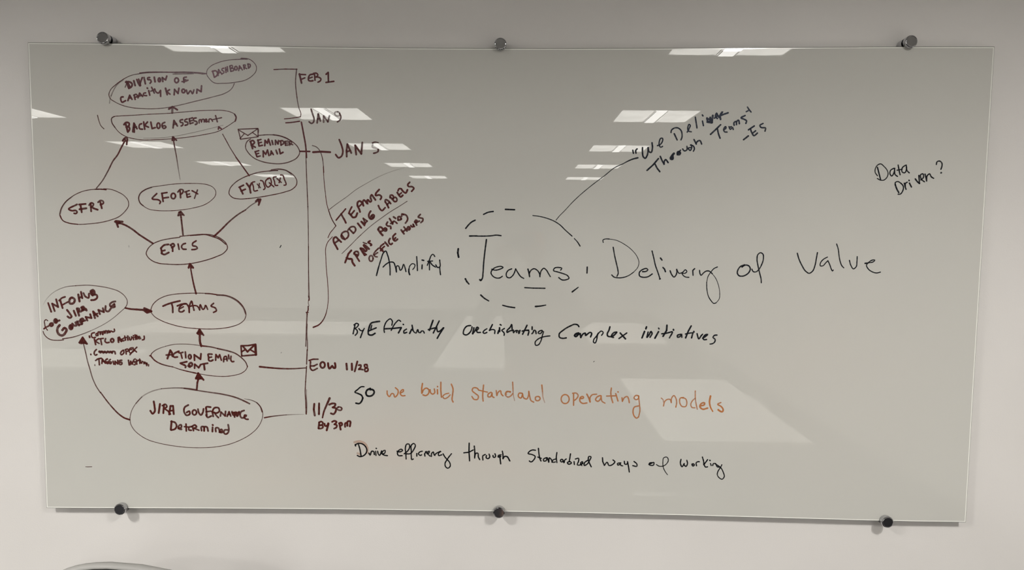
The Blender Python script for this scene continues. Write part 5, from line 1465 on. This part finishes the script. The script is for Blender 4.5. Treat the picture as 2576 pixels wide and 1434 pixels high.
# ---------------------------------------------------------------- the photographer (a faint dark reflection in the glass)
def skin_obj(name, V, E, Rr, m_, parent, sub=2, root=0):
    me = bpy.data.meshes.new(name); me.from_pydata(V, E, []); me.materials.append(m_)
    o = bpy.data.objects.new(name, me); link(o, parent)
    o.modifiers.new('Skin', 'SKIN').use_smooth_shade = True
    if not me.skin_vertices: return o
    for i, sv in enumerate(me.skin_vertices[0].data):
        r = Rr[i]; sv.radius = r if isinstance(r, tuple) else (r, r); sv.use_root = (i == root)
    sb = o.modifiers.new('Subdivision', 'SUBSURF'); sb.levels = sub; sb.render_levels = sub
    return o
skin_m = mat('skin', (.42,.25,.18), .55); hair_m = mat('dark_hair', (.02,.015,.012), .6)
knit_m = add_noise(mat('dark_knit', rough=.9, spec=.15), 90, (.040,.043,.050), (.055,.058,.066)); jean_m = mat('dark_trousers', (.03,.035,.05), .85); shoe_m = mat('black_shoe', (.02,.02,.02), .5)
PX, PY = .10, -2.20
person = empty('person', (PX, PY, 0)); tag(person, 'person in dark jumper holding up a phone, reflected in the board', 'person')
V = [(0,0,.95),(0,.0,1.08),(0,-.01,1.25),(0,-.01,1.40),(0,.0,1.50),(0,.01,1.56),          # 0-5 spine, neck
     (-.17,0,1.43),(-.30,.04,1.20),(-.13,.26,1.50),(-.105,.305,1.56),                       # 6-9 left arm (screen left)
     (.17,0,1.43),(.33,.04,1.22),(.06,.27,1.50),(.03,.305,1.56),                             # 10-13 right arm
     (-.09,0,.90),(-.10,.02,.50),(-.11,-.01,.10),(-.11,.12,.045),
     (.09,0,.90),(.10,.02,.50),(.11,-.01,.10),(.11,.12,.045)]
E = [(0,1),(1,2),(2,3),(3,4),(4,5),(3,6),(6,7),(7,8),(8,9),(3,10),(10,11),(11,12),(12,13),(0,14),(14,15),(15,16),(16,17),(0,18),(18,19),(19,20),(20,21)]
Rr = [(.14,.10),(.125,.09),(.145,.10),(.13,.09),.052,.05,.055,.042,.030,.028,.055,.042,.030,.028,.085,.058,.042,.035,.085,.058,.042,.035]
skin_obj('body', V, E, Rr, skin_m, person)
bodyV = V
# head with face
bm = bmesh.new(); bmesh.ops.create_uvsphere(bm, u_segments=32, v_segments=24, radius=1)
for v in bm.verts:
    x, y, z = v.co
    jaw = 1 - .28*max(0, -z)**1.2
    yy = y*(.098 if y > 0 else .095)
    if y > 0:                                  # the person faces +Y (the board)
        yy += .022*math.exp(-((x/.16)**2 + ((z+.12)/.20)**2))            # nose
        yy -= .010*(math.exp(-(((abs(x)-.38)/.17)**2 + ((z-.10)/.13)**2)))  # eye sockets
        yy += .006*math.exp(-((x/.35)**2 + ((z+.48)/.10)**2)) - .005*math.exp(-((x/.3)**2+((z+.56)/.05)**2))
    v.co = Vector((x*.076*jaw, yy, z*.118))
hd = obj('head', bm, skin_m, person, True, loc=(.005, .02, 1.665))
for s in (-1, 1):
    bm = bmesh.new(); bmesh.ops.create_uvsphere(bm, u_segments=12, v_segments=8, radius=.011); e_ = obj('eye', bm, mat('eye_white', (.7,.7,.7), .2), hd, True, loc=(s*.029, .083, .012))
    bm = bmesh.new(); bmesh.ops.create_uvsphere(bm, u_segments=12, v_segments=8, radius=.02)
    for v in bm.verts: v.co.x *= .3; v.co.z *= 1.5
    obj('ear', bm, skin_m, hd, True, loc=(s*.076, -.004, -.005))
bm = bmesh.new(); bmesh.ops.create_uvsphere(bm, u_segments=28, v_segments=20, radius=1)
bmesh.ops.delete(bm, geom=[v for v in bm.verts if v.co.z < -.1 - .35*(-v.co.y) or (v.co.y > .35 and v.co.z < .62)], context='VERTS')
for v in bm.verts: v.co = Vector((v.co.x*.084, v.co.y*.108-.004, v.co.z*.128))
bmesh.ops.solidify(bm, geom=bm.faces[:], thickness=.006)
obj('hair', bm, hair_m, hd, True)
# clothes follow the same skeleton
sv = [V[i] for i in (0,1,2,3,4,6,7,8,10,11,12)]
skin_obj('jumper', [(0,0,.90)]+sv[1:], [(0,1),(1,2),(2,3),(3,4),(3,5),(5,6),(6,7),(3,8),(8,9),(9,10)],
         [(.165,.12),(.155,.115),(.175,.125),(.165,.115),.066,.078,.060,.042,.078,.060,.042], knit_m, person)
skin_obj('trousers', [(0,0,.97),(0,0,.91)]+[V[i] for i in (14,15)]+[(-.11,-.01,.11)]+[V[i] for i in (18,19)]+[(.11,-.01,.11)],
         [(0,1),(1,2),(2,3),(3,4),(1,5),(5,6),(6,7)], [(.155,.115),(.155,.115),.10,.072,.062,.10,.072,.062], jean_m, person)
for s in (-1, 1):
    bm = bmesh.new(); bmesh.ops.create_uvsphere(bm, u_segments=20, v_segments=12, radius=1)
    for v in bm.verts: v.co = Vector((v.co.x*.052, v.co.y*.14, max(-.047, v.co.z*.055)))
    obj('shoe', bm, shoe_m, person, True, loc=(s*.11, .05, .0475))
# hands: palm and five fingers each, closed on the phone's edges
for s, wx in ((-1, -.105), (1, .03)):
    hx = -.06+s*.100
    w0 = Vector((wx, .305, 1.56)); HV = [tuple(w0), (hx, .335, 1.60), (hx, .352, 1.635)]; HE = [(0,1),(1,2)]; HR = [.026, (.030,.016), (.034,.014)]
    for k in range(4):
        b0 = Vector((hx+s*.004, .350, 1.606+.020*k)); ln_ = (.040, .044, .046, .040)[k]
        i0 = len(HV); HV += [tuple(b0), tuple(b0+Vector((s*-.004, .028, .004))), tuple(b0+Vector((-s*ln_, .044, .004))), tuple(b0+Vector((-s*(ln_+.016), .042, .002)))]
        HE += [(1 if k < 2 else 2, i0), (i0, i0+1), (i0+1, i0+2), (i0+2, i0+3)]; HR += [.010, .009, .0085, .007]
    i0 = len(HV); HV += [(hx-s*.012, .338, 1.612), (hx-s*.028, .352, 1.640), (hx-s*.036, .358, 1.665)]
    HE += [(1, i0), (i0, i0+1), (i0+1, i0+2)]; HR += [.012, .010, .008]
    skin_obj('hand', HV, HE, HR, skin_m, person, sub=1)
phone = obj('phone', bbox(-.074, -.0040, -.036, .074, .0040, .036, bev=.003), dark_m)
phone.location = (.038, -1.822, 1.700); phone.rotation_euler = (math.radians(-4), 0, 0)
tag(phone, 'dark phone held in both hands of the photographer', 'phone')
